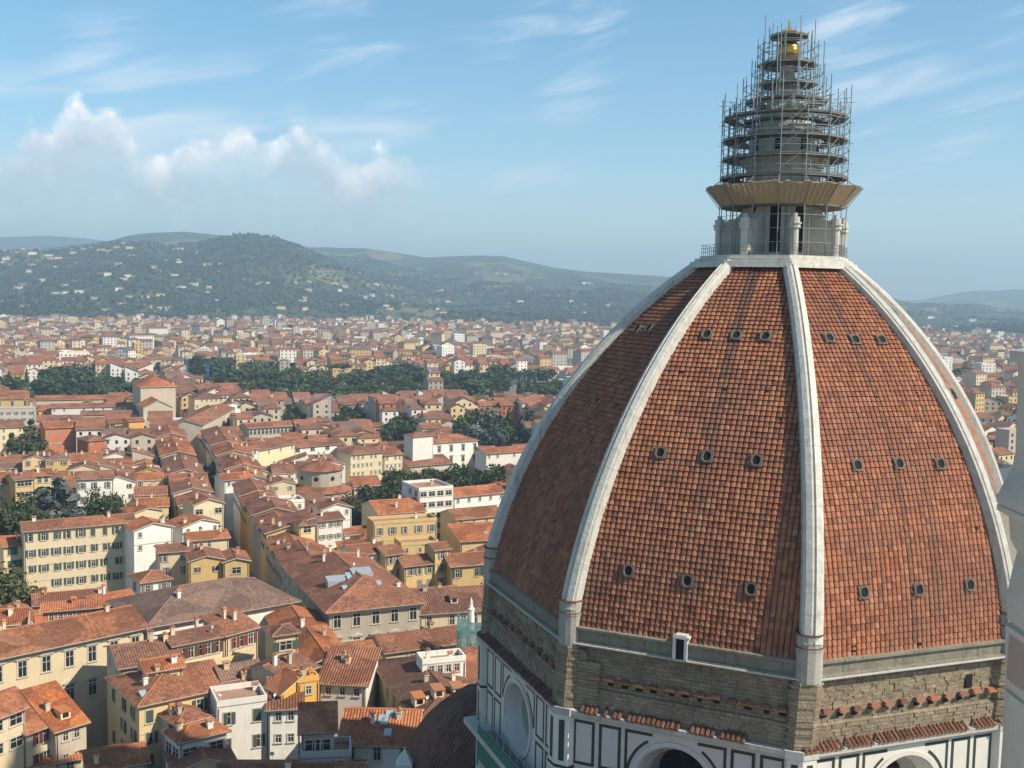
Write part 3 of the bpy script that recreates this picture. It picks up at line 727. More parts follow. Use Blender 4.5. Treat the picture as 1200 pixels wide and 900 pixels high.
# ------------------------------------------------------------------ lantern on the dome
LC = Vector((CX+OFT.x+.62, CY+OFT.y)); 
class _Z(float):
    def __add__(s, h): return float(s)+h*.945
LZ = _Z(ZT+.5)
def lo8(r, z, n=8, ph=TH): return [Vector((LC.x+r*math.sin(ph+2*math.pi*i/n), LC.y-r*math.cos(ph+2*math.pi*i/n), z)) for i in range(n)]
m_lan = plaster('lantern_marble', (.56,.54,.48), .5, .8, .7, .3, 4., (.13,.125,.11), .6)
mb = MB()
mb.loft([lo8(3.9, LZ), lo8(3.9, LZ+.6), lo8(3.35, LZ+.62), lo8(3.35, LZ+6.6), lo8(3.9, LZ+6.7), lo8(4.7, LZ+7.3), lo8(4.7, LZ+7.8), lo8(3.9, LZ+7.9),
         lo8(3.75, LZ+8.6), lo8(3.75, LZ+9.6), lo8(4.5, LZ+10.6), lo8(4.5, LZ+11.0), lo8(3.5, LZ+11.1), lo8(3.5, LZ+13.4), lo8(3.8, LZ+13.5), lo8(3.8, LZ+13.8), lo8(3.0, LZ+13.9),
         lo8(2.85, LZ+14.3), lo8(2.4, LZ+15.3), lo8(1.75, LZ+17), lo8(1.1, LZ+18.9), lo8(.6, LZ+20.0), lo8(.75, LZ+20.2), lo8(.75, LZ+20.5), lo8(.35, LZ+20.6), lo8(.35, LZ+20.9)], 0, True, False, True)
lan = mb.build('lantern', m_lan, dome)
for k in range(8):
    a = TH+(k+.5)*math.pi/4; e = Vector((math.sin(a), -math.cos(a))); tt = Vector((-e.y, e.x))
    mb = MB(); rr = 3.35*math.cos(math.pi/8)
    b0 = LC+e*rr; mb.obox(b0, tt, e, .52, .035, LZ+.9, LZ+5.4, 0)
    pts = [V3(b0+tt*(.52*math.cos(g_))+e*.035, LZ+5.4+.52*math.sin(g_)) for g_ in [math.pi*i/8 for i in range(9)]]; mb.poly(pts, 0)
    mb.build('tall_window', M_dark, lan)
    mb = MB(); mb.obox(LC+e*(3.5*.924), tt, e, .3, .06, LZ+11.5, LZ+12.6, 0); mb.build('niche', M_dark, lan)
    e = ek(k); tt = tk(k); mb = MB()            # buttress: wall pier, scroll top and front column
    prf = [(3.2, 0), (6.35, 0), (6.35, 3.5), (6.15, 3.9), (5.7, 4.15), (5.2, 4.25), (4.6, 4.5), (4.1, 5.0), (3.8, 5.7), (3.2, 5.9)]
    for sg in (0,):
        A_ = [V3(LC+e*r-tt*.36, LZ+z) for r, z in prf]; B_ = [V3(LC+e*r+tt*.36, LZ+z) for r, z in prf]
        mb.loft([B_, A_], 0); mb.poly(A_); mb.poly(list(reversed(B_)))
    for z0, z1, r in ((0, .35, .62), (.35, 3.2, .42), (3.2, 3.6, .58), (3.6, 3.75, .68), (3.75, 4.3, .5), (4.3, 4.7, .25)):
        c0 = LC+e*6.2; ring = lambda z: [V3(c0+Vector((r*math.cos(2*math.pi*i/10), r*math.sin(2*math.pi*i/10))), LZ+z) for i in range(10)]
        mb.loft([ring(z0), ring(z1)], 0, True, True, True)
    mb.build('buttress', m_lan if k not in (3, 4) else m_marble, lan)
def uvball(c, r, n=24, m=12):
    mb = MB(); rings = [[Vector((c.x+r*math.sin(math.pi*j/m)*math.cos(2*math.pi*i/n), c.y+r*math.sin(math.pi*j/m)*math.sin(2*math.pi*i/n), c.z-r*math.cos(math.pi*j/m))) for i in range(n)] for j in range(m+1)]
    mb.loft(rings); return mb
m_gold = flat('gilded_copper', (.62,.36,.07), .32, .9, .5)
BZ = LZ+22.1
uvball(Vector((LC.x, LC.y, BZ)), 1.18).build('golden_ball', m_gold, lan, smooth=True)
mb = MB(); mb.box(LC.x-.09, LC.x+.09, LC.y-.09, LC.y+.09, BZ+1.1, BZ+3.0); mb.box(LC.x-.75, LC.x-.09, LC.y-.08, LC.y+.08, BZ+1.95, BZ+2.15); mb.box(LC.x+.09, LC.x+.75, LC.y-.08, LC.y+.08, BZ+1.95, BZ+2.15)
mb.build('cross', m_gold, lan)

# ------------------------------------------------------------------ scaffolding round the lantern
m_tube = flat('scaffold_tube', (.26,.30,.305), .5, .3); m_plank = plaster('scaffold_plank', (.19,.17,.135), .4, 1., .9)
m_board = plaster('fresh_board', (.38,.29,.17), .4, .7, .85, 0, 8, (.2,.14,.07), .4)
sc = thing('scaffolding', 'dense grey tube scaffolding wrapped round the lantern with decks and a flared timber apron', 'scaffolding', (LC.x, LC.y, LZ))
def ringp(r, i, n, z, ph=.1): a = ph+2*math.pi*i/n; return Vector((LC.x+r*math.sin(a), LC.y-r*math.cos(a), z))
poles = []; ledg = MB()
def tier(r, n, z0, z1, levels, ph=.1, jit=1.2, every=1):
    for i in range(n): poles.append((ringp(r, i, n, z0, ph), ringp(r, i, n, z1+rnd.uniform(-.6, jit), ph)))
    for z in levels:
        for i in range(n): ledg.bar(ringp(r, i, n, z, ph)+(ringp(r, i, n, z, ph)-ringp(r, i+1, n, z, ph)).normalized()*.3, ringp(r, i+1, n, z, ph), .036)
lv = lambda a, b, s: [a+s*i for i in range(int((b-a)/s)+1)]
tier(6.25, 16, LZ+.1, LZ+17.2, lv(LZ+8.6, LZ+16.4, .95), .1, 1.4)
tier(5.6, 18, LZ+8.6, LZ+16.6, lv(LZ+9.2, LZ+16.2, 1.3), .22, 1.9)
tier(3.5, 11, LZ+13.9, LZ+21.4, lv(LZ+15.6, LZ+21.0, 1.3), .05, 1.8)
tier(2.4, 9, LZ+16.8, LZ+24.0, lv(LZ+17.2, LZ+23.2, 1.2), .3, 1.9)
tier(5.1, 16, LZ+.1, LZ+16.8, lv(LZ+9.6, LZ+16.4, 1.9), .3, 1.2)
tier(4.3, 12, LZ+7.8, LZ+19.2, lv(LZ+15.2, LZ+18.9, .95), .2, 1.4)
tier(2.95, 10, LZ+13.9, LZ+23.6, lv(LZ+16.6, LZ+23.4, .95), .15, 1.9)
tier(1.9, 8, LZ+17.0, LZ+24.6, lv(LZ+19.5, LZ+24.6, 1.7), .4, 1.0)
for z in (LZ+1.8, LZ+3.2, LZ+4.6, LZ+6.0):
    for i in range(16): ledg.bar(ringp(6.25, i, 16, z), ringp(6.25, i+1, 16, z), .034)
order = sorted(range(len(poles)), key=lambda i: poles[i][0].y)[:96]
rest = MB()
for i, (p, q) in enumerate(poles):
    if i in order:
        mb = MB(); mb.bar(p, q, .05, 0, 5); mb.build('upright_pole', m_tube, sc)
    else: rest.bar(p, q, .05, 0, 5)
if rest.f: rest.build('far_upright_poles', m_tube, sc)['kind'] = 'stuff'
ledg.build('ledgers', m_tube, sc)['kind'] = 'stuff'
br_ = MB()
for r, n, zs in ((6.25, 16, lv(LZ+9.2, LZ+16.0, 2.0)), (2.95, 10, lv(LZ+17, LZ+21, 2.0))):
    for z in zs:
        for i in range(0, n): 
            if (i+int(z)) % 2: br_.bar(ringp(r, i, n, z), ringp(r, i+1, n, z+1.9), .03)
            br_.bar(ringp(r+.4, i, n, z+1), ringp(r-1.3, i, n, z+1), .03)
br_.build('braces', m_tube, sc)['kind'] = 'stuff'
def deck(z, ri, ro, n=16, m=None, th=.09, toe=True, skip=()):
    mb = MB()
    for i in range(n):
        if i in skip: continue
        a = [ringp(ri, i, n, z), ringp(ro, i, n, z), ringp(ro, i+1, n, z), ringp(ri, i+1, n, z)]
        mb.hexa([p-Vector((0,0,th)) for p in a]+a, 0)
        if toe:
            o = [ringp(ro, i, n, z), ringp(ro+.05, i, n, z), ringp(ro+.05, i+1, n, z), ringp(ro, i+1, n, z)]
            mb.hexa([p+Vector((0,0,.02)) for p in o]+[p+Vector((0,0,.13)) for p in o], 0)
    mb.build('deck', m or m_plank, sc)
deck(LZ+8.75, 4.4, 6.3); deck(LZ+10.75, 4.4, 6.1); deck(LZ+12.7, 3.9, 6.1); deck(LZ+15.0, 4.7, 6.1); deck(LZ+14.6, 3.1, 4.2, 12)
deck(LZ+16.75, 2.2, 4.1, 12); deck(LZ+18.6, 1.3, 2.95, 10); deck(LZ+20.6, .8, 2.9, 10); deck(LZ+23.6, .2, 1.95, 8)
# flared timber apron
mb = MB(); n = 16
for i in range(n):
    for r0_, z0, r1_, z1, m in ((6.1, LZ+5.75, 7.55, LZ+7.6, 0),):
        nb = 5
        for j in range(nb):
            f0, f1 = j/nb+.012, (j+1)/nb-.012
            A_ = ringp(r0_, i, n, z0); B_ = ringp(r0_, i+1, n, z0); C_ = ringp(r1_, i, n, z1); D_ = ringp(r1_, i+1, n, z1)
            q = [A_.lerp(B_, f0), A_.lerp(B_, f1), C_.lerp(D_, f1), C_.lerp(D_, f0)]; nn = (q[1]-q[0]).cross(q[3]-q[0]).normalized()*.05
            k_ = rnd.uniform(-.03, .12); up = (q[3]-q[0])*k_; q[2] = q[2]+up; q[3] = q[3]+up
            mb.hexa([p-nn for p in q]+[p+nn for p in q], 0)
mb.build('apron', m_board, sc)
mb = MB()
for i in range(n):
    a = [ringp(3.5, i, n, LZ+5.72), ringp(6.15, i, n, LZ+5.72), ringp(6.15, i+1, n, LZ+5.72), ringp(3.5, i+1, n, LZ+5.72)]
    mb.hexa([p-Vector((0,0,.12)) for p in a]+a, 0)
mb.build('apron_floor', m_plank, sc)
mb = MB()
for i in range(n): mb.bar(ringp(6.2, i, n, LZ+5.5), ringp(7.75, i, n, LZ+7.7), .05); mb.bar(ringp(7.5, i, n, LZ+7.55), ringp(6.2, i, n, LZ+8.6), .035); mb.bar(ringp(7.6, i, n, LZ+7.65), ringp(7.6, i+1, n, LZ+7.65), .05)
mb.build('apron_struts', m_tube, sc)

# ------------------------------------------------------------------ the bell tower the photograph was taken from, with its corner post
mb = MB(); bt = thing('bell_tower', 'marble bell tower underfoot with a weathered grey corner post at the right edge', 'bell tower', (-4.5, -4, 0))
mb.box(-11.5, 2.6, -11, 3.55, 0, 82.1); mb.build('shaft', m_white, bt)
m_post = plaster('post_marble', (.42,.375,.32), .25, 3., .6, .15, 12., (.25,.23,.21), .3)
# the post: pixel outline of its near edge at 3.2 m, as an octagonal turned post
PC = Vector((1.72, 3.2))
def oc8(r, z): return [Vector((PC.x+r*math.cos(math.pi/8+math.pi/4*i), PC.y+r*math.sin(math.pi/8+math.pi/4*i), z)) for i in range(8)]
def pz(py): return H_CAM-(py-345-11.8)/FPX*3.1
def pxr(px_, z):
    lo, hi = .01, 1.6
    for _ in range(40):
        m_ = (lo+hi)/2
        if min(proj(v)[0] for v in oc8(m_, z)) > px_: lo = m_
        else: hi = m_
    return lo
mb = MB()
prf = [(1192, 411), (1183, 413), (1183, 424), (1191, 428), (1193, 440), (1190, 540), (1186, 560), (1172, 588), (1169, 596), (1168, 604), (1170, 605), (1170, 607), (1168, 608), (1168, 614), (1182, 622), (1184, 650), (1192, 665), (1186, 690), (1180, 720), (1180, 752), (1184, 754), (1184, 757), (1178, 760), (1178, 765), (1178, 838), (1181, 840), (1181, 842), (1177, 844), (1175, 905), (1173, 960)]
rings = [oc8(pxr(x_, pz(y_)), pz(y_)) for x_, y_ in reversed(prf)]
rings[0] = oc8(pxr(1172, pz(905)), 82.1)
mb.loft(rings, 0, True, False, True)
post = mb.build('corner_post', m_post, bt)
for i in (4, 5):
    mb = MB()
    a = math.pi/4*i; r = pxr(1178, pz(800))*.9239; e = Vector((math.cos(a), math.sin(a))); tt = Vector((-e.y, e.x)); c0 = PC+e*r
    mb.obox(c0, tt, e, r*.27, .004, pz(826), pz(768))
    mb.build('inset_panel', plaster('pink_marble', (.36,.27,.23)), post)
#=====CITY=====
# ------------------------------------------------------------------ houses
def wall_mesh(w_, d, z, roof, sl, base=0.):
    mb = MB(); x0, x1 = -w_/2, w_/2
    if roof in ('gx', 'gy'):
        if roof == 'gx':
            r = d/2*sl; 
            mb.poly([(x0,0,base),(x1,0,base),(x1,0,z),(x0,0,z)]); mb.poly([(x1,d,base),(x0,d,base),(x0,d,z),(x1,d,z)])
            mb.poly([(x1,0,base),(x1,d,base),(x1,d,z),(x1,d/2,z+r),(x1,0,z)]); mb.poly([(x0,d,base),(x0,0,base),(x0,0,z),(x0,d/2,z+r),(x0,d,z)])
        else:
            r = w_/2*sl
            mb.poly([(x0,0,base),(x1,0,base),(x1,0,z),(0,0,z+r),(x0,0,z)]); mb.poly([(x1,d,base),(x0,d,base),(x0,d,z),(0,d,z+r),(x1,d,z)])
            mb.poly([(x1,0,base),(x1,d,base),(x1,d,z),(x1,0,z)]); mb.poly([(x0,d,base),(x0,0,base),(x0,0,z),(x0,d,z)])
    elif roof in ('sb', 'sf', 'sl', 'sr'):
        r = {'sb': (0,0,1,1), 'sf': (1,1,0,0), 'sl': (1,0,0,1), 'sr': (0,1,1,0)}[roof]; run = d if roof in ('sb','sf') else w_
        c = [(x0,0),(x1,0),(x1,d),(x0,d)]; h = [z+run*sl*q for q in r]
        for i in range(4):
            j = (i+1) % 4; mb.poly([(*c[i],base),(*c[j],base),(*c[j],h[j]),(*c[i],h[i])])
    else:
        zz = z+(.9 if roof == 'flat' else 0)
        for a, b_ in (((x0,0),(x1,0)),((x1,0),(x1,d)),((x1,d),(x0,d)),((x0,d),(x0,0))): mb.poly([(*a,base),(*b_,base),(*b_,zz),(*a,zz)])
        if roof == 'flat':
            t_ = .3; i_ = [(x0+t_,t_),(x1-t_,t_),(x1-t_,d-t_),(x0+t_,d-t_)]; o = [(x0,0),(x1,0),(x1,d),(x0,d)]
            for k in range(4):
                j = (k+1) % 4; mb.poly([(*o[k],zz),(*o[j],zz),(*i_[j],zz),(*i_[k],zz)]); mb.poly([(*i_[j],z),(*i_[k],z),(*i_[k],zz),(*i_[j],zz)])
    return mb
def slab(mb, polys, th=.22):
    cnt = {}
    for pts, uv in polys:
        for i in range(len(pts)):
            e_ = (tuple(np.round(pts[i], 3)), tuple(np.round(pts[(i+1) % len(pts)], 3))); cnt[e_] = 1
    for pts, uv in polys:
        up = [(p[0],p[1],p[2]+th) for p in pts]; mb.poly(up, 0, uv); mb.poly(list(reversed(pts)), 1)
        for i in range(len(pts)):
            j = (i+1) % len(pts); a, b_ = tuple(np.round(pts[i], 3)), tuple(np.round(pts[j], 3))
            if (b_, a) not in cnt: mb.poly([pts[i], pts[j], up[j], up[i]], 1, [(0,0)]*4)
def roof_polys(w_, d, z, roof, sl, ov=.55):
    x0, x1, y0, y1 = -w_/2-ov, w_/2+ov, -ov, d+ov; P = []; L = math.sqrt(1+sl*sl)
    def add(pts, uax, vo, run): P.append((pts, [((p[0] if uax == 0 else p[1])+50, abs((p[1] if uax == 0 else p[0])-vo)*L) for p in pts]))
    if roof == 'gx':
        ze, zr = z-ov*sl, z+d/2*sl
        add([(x0,y0,ze),(x1,y0,ze),(x1,d/2,zr),(x0,d/2,zr)], 0, y0, 0); add([(x1,y1,ze),(x0,y1,ze),(x0,d/2,zr),(x1,d/2,zr)], 0, y1, 0)
    elif roof == 'gy':
        ze, zr = z-ov*sl, z+w_/2*sl
        add([(x0,y1,ze),(x0,y0,ze),(0,y0,zr),(0,y1,zr)], 1, x0, 0); add([(x1,y0,ze),(x1,y1,ze),(0,y1,zr),(0,y0,zr)], 1, x1, 0)
    elif roof == 'hip':
        W2, D2 = x1-x0, y1-y0; m = min(W2, D2)/2; ze = z-ov*sl; zr = ze+m*sl; cx, cy = 0, (y0+y1)/2
        if W2 >= D2: a, b_ = (x0+m, cy, zr), (x1-m, cy, zr)
        else: a, b_ = (cx, y0+m, zr), (cx, y1-m, zr)
        c = [(x0,y0,ze),(x1,y0,ze),(x1,y1,ze),(x0,y1,ze)]
        if W2 >= D2:
            add([c[0],c[1],b_,a], 0, y0, 0); add([c[1],c[2],b_], 1, x1, 0); add([c[2],c[3],a,b_], 0, y1, 0); add([c[3],c[0],a], 1, x0, 0)
        else:
            add([c[0],c[1],a], 0, y0, 0); add([c[1],c[2],b_,a], 1, x1, 0); add([c[2],c[3],b_], 0, y1, 0); add([c[3],c[0],a,b_], 1, x0, 0)
    elif roof == 'sb': add([(x0,y0,z-ov*sl),(x1,y0,z-ov*sl),(x1,y1,z+(d+ov)*sl),(x0,y1,z+(d+ov)*sl)], 0, y0, 0)
    elif roof == 'sf': add([(x1,y1,z-ov*sl),(x0,y1,z-ov*sl),(x0,y0,z+(d+ov)*sl),(x1,y0,z+(d+ov)*sl)], 0, y1, 0)
    elif roof == 'sr': add([(x0,y1,z-ov*sl),(x0,y0,z-ov*sl),(x1,y0,z+(w_+ov)*sl),(x1,y1,z+(w_+ov)*sl)], 1, x0, 0)
    elif roof == 'sl': add([(x1,y0,z-ov*sl),(x1,y1,z-ov*sl),(x0,y1,z+(w_+ov)*sl),(x0,y0,z+(w_+ov)*sl)], 1, x1, 0)
    else: add([(x0+ov,y0+ov,z-.2),(x1-ov,y0+ov,z-.2),(x1-ov,y1-ov,z-.2),(x0+ov,y1-ov,z-.2)], 0, y0, 0)
    return P
M_gut = flat('gutter_copper', (.16,.10,.075), .6)
def ridge_lines(w_, d, z, roof, sl, ov):
    x0, x1, y0, y1 = -w_/2-ov, w_/2+ov, -ov, d+ov; t_ = .2
    if roof == 'gx': h = z+d/2*sl+t_; return [((x0, d/2, h), (x1, d/2, h))]
    if roof == 'gy': h = z+w_/2*sl+t_; return [((0, y0, h), (0, y1, h))]
    W2, D2 = x1-x0, y1-y0; m = min(W2, D2)/2; ze = z-ov*sl+t_; zr = ze+m*sl; cy = (y0+y1)/2
    a, b_ = ((x0+m, cy, zr), (x1-m, cy, zr)) if W2 >= D2 else ((0, y0+m, zr), (0, y1-m, zr))
    L = [((x0,y0,ze), a), ((x1,y1,ze), b_)] + ([((x0,y1,ze), a), ((x1,y0,ze), b_)] if W2 >= D2 else [((x1,y0,ze), a), ((x0,y1,ze), b_)])
    if abs(W2-D2) > .3: L.append((a, b_))
    return L
_di = MB(); _rg = [[(.32*u*math.cos(2*math.pi*i/10), -.12-.12*u*u, 1.3+.32*u*math.sin(2*math.pi*i/10)) for i in range(10)] for u in (.05, .6, 1.)]; _di.loft(_rg); _di.bar((0,0,-.4), (0,-.1,1.3), .03)
DISH = _di.mesh('dish', [flat('dish_white', (.6,.6,.58), .5)])
def roof_z(w_, d, z, roof, sl, x, y):
    if roof == 'gx': return z+(d/2-abs(y-d/2))*sl+.2
    if roof == 'gy': return z+(w_/2-abs(x))*sl+.2
    if roof == 'hip': return z+min(w_/2-abs(x), d/2-abs(y-d/2))*sl+.2
    if roof == 'sb': return z+y*sl+.2
    if roof == 'sf': return z+(d-y)*sl+.2
    if roof == 'sr': return z+(x+w_/2)*sl+.2
    if roof == 'sl': return z+(w_/2-x)*sl+.2
    return z
# window kinds: origin at the middle of the sill, facing -y
def win_meshes():
    out = {}
    for key, (w_, h, ped) in dict(tall=(1.1, 1.9, 0), small=(.9, 1.2, 0), grand=(1.5, 2.7, 1), wide=(2.2, 1.5, 0), slit=(.6, .9, 0)).items():
        mb = MB(); a, f, o = w_/2, .16, .09
        mb.box(-a, a, -.02, .015, 0, h, 0)
        for x0, x1, z0, z1 in ((-a-f,-a,-.1,h+f),(a,a+f,-.1,h+f),(-a,a,h,h+f)): mb.box(x0, x1, -o, 0, z0, z1, 1)
        mb.box(-a-f-.1, a+f+.1, -.2, 0, -.26, -.1, 1)
        mb.box(-.035, .035, -.05, -.02, 0, h, 2); mb.box(-a, a, -.05, -.02, h*.62, h*.62+.06, 2)
        mb.box(-a, -a+.07, -.045, -.02, 0, h, 2); mb.box(a-.07, a, -.045, -.02, 0, h, 2)
        if ped:
            mb.box(-a-.5, a+.5, -.3, 0, h+f+.12, h+f+.3, 1); mb.hexa([(-a-.55,-.36,h+f+.3),(a+.55,-.36,h+f+.3),(a+.55,0,h+f+.3),(-a-.55,0,h+f+.3),(-.1,-.36,h+f+.85),(.1,-.36,h+f+.85),(.1,0,h+f+.85),(-.1,0,h+f+.85)], 1)
        out[key] = (mb.mesh('window', [M_glass, M_frame, M_wframe]), w_, h)
    return out
WM = win_meshes()
SH = {}
def shutter_mesh(key, colr):
    if (key, colr) not in SH:
        _, w_, h = WM[key]; mb = MB(); mb.box(-w_/4, w_/4, -.06, 0, 0, h)
        for i in range(int(h/.22)): mb.box(-w_/4+.06, w_/4-.06, -.08, -.06, .06+i*.22, .2+i*.22)
        SH[key, colr] = mb.mesh('shutter', [M_shut[colr]])
    return SH[key, colr]
wcount = 0
def add_window(root, x, y, z, side, key='tall', shut=None):
    global wcount; wcount += 1
    rz = {'f': 0, 'r': math.pi/2, 'l': -math.pi/2}[side]
    wo_ = link('window', WM[key][0], root, (x, y, z), rz)
    if shut:
        w_ = WM[key][1]
        for sg in (-1, 1):
            op = rnd.random()
            if op < .75: link('shutter', shutter_mesh(key, shut), wo_, (sg*(w_*.75+.14), -.1, 0), sg*rnd.uniform(-.0, .25))
            else: link('shutter', shutter_mesh(key, shut), wo_, (sg*w_*.25, -.1, 0))
    return wo_
CHM = {}
def chimney_mesh(kind):
    if kind not in CHM:
        mb = MB(); h = (1.0, 1.4, .7)[kind]; a = (.3, .24, .42)[kind]
        mb.box(-a, a, -.35, .35, -1.2, h); mb.box(-a-.1, a+.1, -.45, .45, h, h+.12); 
        for x in (-a+.05, a-.2): mb.box(x, x+.15, -.3, .3, h+.12, h+.4)
        mb.hexa([(-a-.15,-.5,h+.4),(a+.15,-.5,h+.4),(a+.15,.5,h+.4),(-a-.15,.5,h+.4),(-a-.15,-.03,h+.75),(a+.15,-.03,h+.75),(a+.15,.03,h+.75),(-a-.15,.03,h+.75)], 1)
        CHM[kind] = mb
    return CHM[kind]
CH = {}
def chimney(roof_o, x, y, z, wk):
    kind = rnd.randrange(3)
    if (kind, wk) not in CH: CH[kind, wk] = chimney_mesh(kind).mesh('chimney', [W[wk], RF[0]])
    return link('chimney', CH[kind, wk], roof_o, (x, y, z), rnd.choice((0, math.pi/2)))
_ant = MB(); _ant.bar((0,0,-.5), (0,0,2.6), .03); _ant.bar((-.6,0,2.3), (.6,0,2.3), .02); _ant.bar((-.45,0,2.0), (.45,0,2.0), .02)
ANT = _ant.mesh('aerial', [m_tube])
_sk = MB(); _sk.box(-.55, .55, -.8, .8, -.1, .14, 0); _sk.box(-.45, .45, -.7, .7, .14, .16, 1)
SKY = _sk.mesh('skylight', [M_metal, flat('skylight_glass', (.35,.42,.48), .15, 0, .6)])
_do = MB(); _do.hexa([(-.8,0,-.6),(.8,0,-.6),(.8,2.2,-.6),(-.8,2.2,-.6),(-.8,0,.9),(.8,0,.9),(.8,2.2,.9),(-.8,2.2,.9)], 0); _do.box(-.5,.5,-.02,.01,-.05,.7,2); _do.hexa([(-1.,-.25,.9),(1.,-.25,.9),(1.,2.4,1.1),(-1.,2.4,1.1),(-1.,-.25,1.05),(1.,-.25,1.05),(1.,2.4,1.25),(-1.,2.4,1.25)], 1)
DORM = {}
def dormer(ro, x, y, z, wk='cream'):
    if wk not in DORM: DORM[wk] = _do.mesh('dormer', [W[wk], RF[0], M_glass])
    link('dormer', DORM[wk], ro, (x, y, z))
FOOT = []; HOUSES = []; PROT = []
def house(label, A, B, d, z, roof='gx', wall='cream', rf=0, sl=.30, rows=0, cols=0, key='tall', shut=None, side=0, short=None, ch=1, dorm=0, sky_=0, kind='house', cat='house', group='houses of the old town', top=1.3, pitch=3.5, wx=None, ov=.55, base=0., x_in=1.6, ant=None, frontwin=True):
    A = Vector(A); B = Vector(B); D = B-A; w_ = D.length; rz = math.atan2(D.y, D.x); mid = (A+B)/2
    root = thing(kind, label, cat, (mid.x, mid.y, 0), rz, group)
    link('wall', wall_mesh(w_, d, z, roof, sl, base).mesh('wall', [W[wall]]), root)
    mb = MB(); slab(mb, roof_polys(w_, d, z, roof, sl, ov)); 
    mbr = mb; ro = link('roof', bpy.data.meshes.new('roof'), root)
    def link_roof(): ro.data = mbr.mesh('roof', [RF[rf] if roof != 'flat' else M_terr, M_frame])
    if roof in ('gx', 'gy', 'hip'):
        for (a_, b_) in ridge_lines(w_, d, z, roof, sl, ov): mbr.bar(a_, b_, .17, 0, 6)
    if short:
        g_ = MB(); sl_ = z-ov*sl
        if roof in ('gx', 'hip', 'sb'): g_.bar((-w_/2-ov, -ov-.07, sl_+.06), (w_/2+ov, -ov-.07, sl_+.06), .09, 0, 6); link('gutter', g_.mesh('gutter', [M_gut]), root)
        for x_ in (-w_/2+.25, w_/2-.25):
            if rnd.random() < .7: g_ = MB(); g_.bar((x_, -.1, base+.1), (x_, -.1, sl_-.1 if roof != 'gy' else z-.3), .07, 0, 6); link('drainpipe', g_.mesh('drainpipe', [M_gut]), root)
        if rows >= 2 and kind in ('palace', 'house') and w_ > 9:
            for i in range(1, rows):
                zc_ = z-top-i*pitch+.75
                if zc_ > 3: g_ = MB(); g_.box(-w_/2-.03, w_/2+.03, -.09, -.002, zc_, zc_+.22); link('string_course', g_.mesh('string_course', [M_frame]), root)
        if kind == 'palace': g_ = MB(); g_.box(-w_/2-.3, w_/2+.3, -.45, -.003, z-.95, z-.4); g_.box(-w_/2-.15, w_/2+.15, -.25, -.003, z-1.2, z-.95); link('cornice', g_.mesh('cornice', [M_frame]), root)
    link_roof()
    for i in range(rows):
        zz = z-top-i*pitch-WM[key][2]*.5
        if zz < .8: break
        for j in range(cols):
            x = (wx[j]*w_/2 if wx else (-w_/2+x_in+(w_-2*x_in)*(j/(cols-1) if cols > 1 else .5)))
            if not wx and kind != 'palace' and rnd.random() < .08: continue
            add_window(root, x, -.005, zz, 'f', key, shut)
        if side:
            n_ = max(1, int(d/4.5)) if abs(side) == 1 else abs(side)
            for j in range(n_):
                if rnd.random() < .1: continue
                y = d*(j+.5)/n_
                add_window(root, (w_/2+.005) if side > 0 else (-w_/2-.005), y, zz, 'r' if side > 0 else 'l', key, shut)
    for i in range(ch):
        x = rnd.uniform(-.42, .42)*w_; y = rnd.uniform(.15, .85)*d; chimney(ro, x, y, roof_z(w_, d, z, roof, sl, x, y), rnd.choice(('cream', 'white', 'beige', wall)))
    for i in range(dorm):
        x = -w_/2+w_*(i+.5)/dorm; y = d*.16; dormer(ro, x, y, roof_z(w_, d, z, roof, sl, x, y)+.3, 'cream')
    for i in range(sky_):
        x = rnd.uniform(-.38, .38)*w_; y = rnd.uniform(.12, .42)*d
        o = link('skylight', SKY, ro, (x, y, roof_z(w_, d, z, roof, sl, x, y)+.05))
        if roof in ('gx', 'hip', 'sb'): o.rotation_euler = (math.atan(sl), 0, 0)
    if ant or (ant is None and ch and rnd.random() < .5):
        x = rnd.uniform(-.4, .4)*w_; y = rnd.uniform(.2, .8)*d; link('aerial', ANT, ro, (x, y, roof_z(w_, d, z, roof, sl, x, y)))
    if ch and rnd.random() < .35:
        x = rnd.uniform(-.4, .4)*w_; y = rnd.uniform(.1, .7)*d; link('dish', DISH, ro, (x, y, roof_z(w_, d, z, roof, sl, x, y)), rnd.uniform(-.8, .8))
    nrm = Vector((-D.y, D.x)).normalized()
    FOOT.append((A, B, B+nrm*d, A+nrm*d))
    c = (A+B)/2+nrm*d*.5
    if short:
        vis = max(rows*pitch*.9+1.2, 2.5); pa = proj((A.x, A.y, z-vis)); pb = proj((B.x, B.y, z-vis)); PROT.append((pa[0], pb[0], max(pa[1], pb[1]), mid.y))
        if side < 0:
            C_ = A+nrm*d; pc = proj((C_.x, C_.y, z-vis)); PROT.append((min(pc[0], pa[0]), max(pc[0], pa[0]), (pc[1]+pa[1])/2, mid.y+2))
    root['_'] = 0; del root['_']
    HOUSES.append((root, c, z, w_, d, short, wall, roof))
    return root, ro
def px(p, z): return at(p[0], p[1], z)
def hp(label, a, b, z, d, **k):          # front eave corners as the photograph shows them, at eave height z
    return house(label, px(a, z), px(b, z), d, z, **k)
def hpL(label, a, bl, b, z, **k):       # front-left, back-left and front-right eave corners
    A_, C_, B_ = px(a, z), px(bl, z), px(b, z); n = (C_-A_); d = n.length; n = n/d; ab = Vector((n.y, -n.x)); w_ = max(4, (B_-A_).dot(ab))
    return house(label, A_, A_+ab*w_, d, z, **k)
def hpR(label, b, br, z, w_, **k):
    B_, C_ = px(b, z), px(br, z); n = (C_-B_); d = n.length; n = n/d; ab = Vector((n.y, -n.x))
    return house(label, B_-ab*w_, B_, d, z, **k)
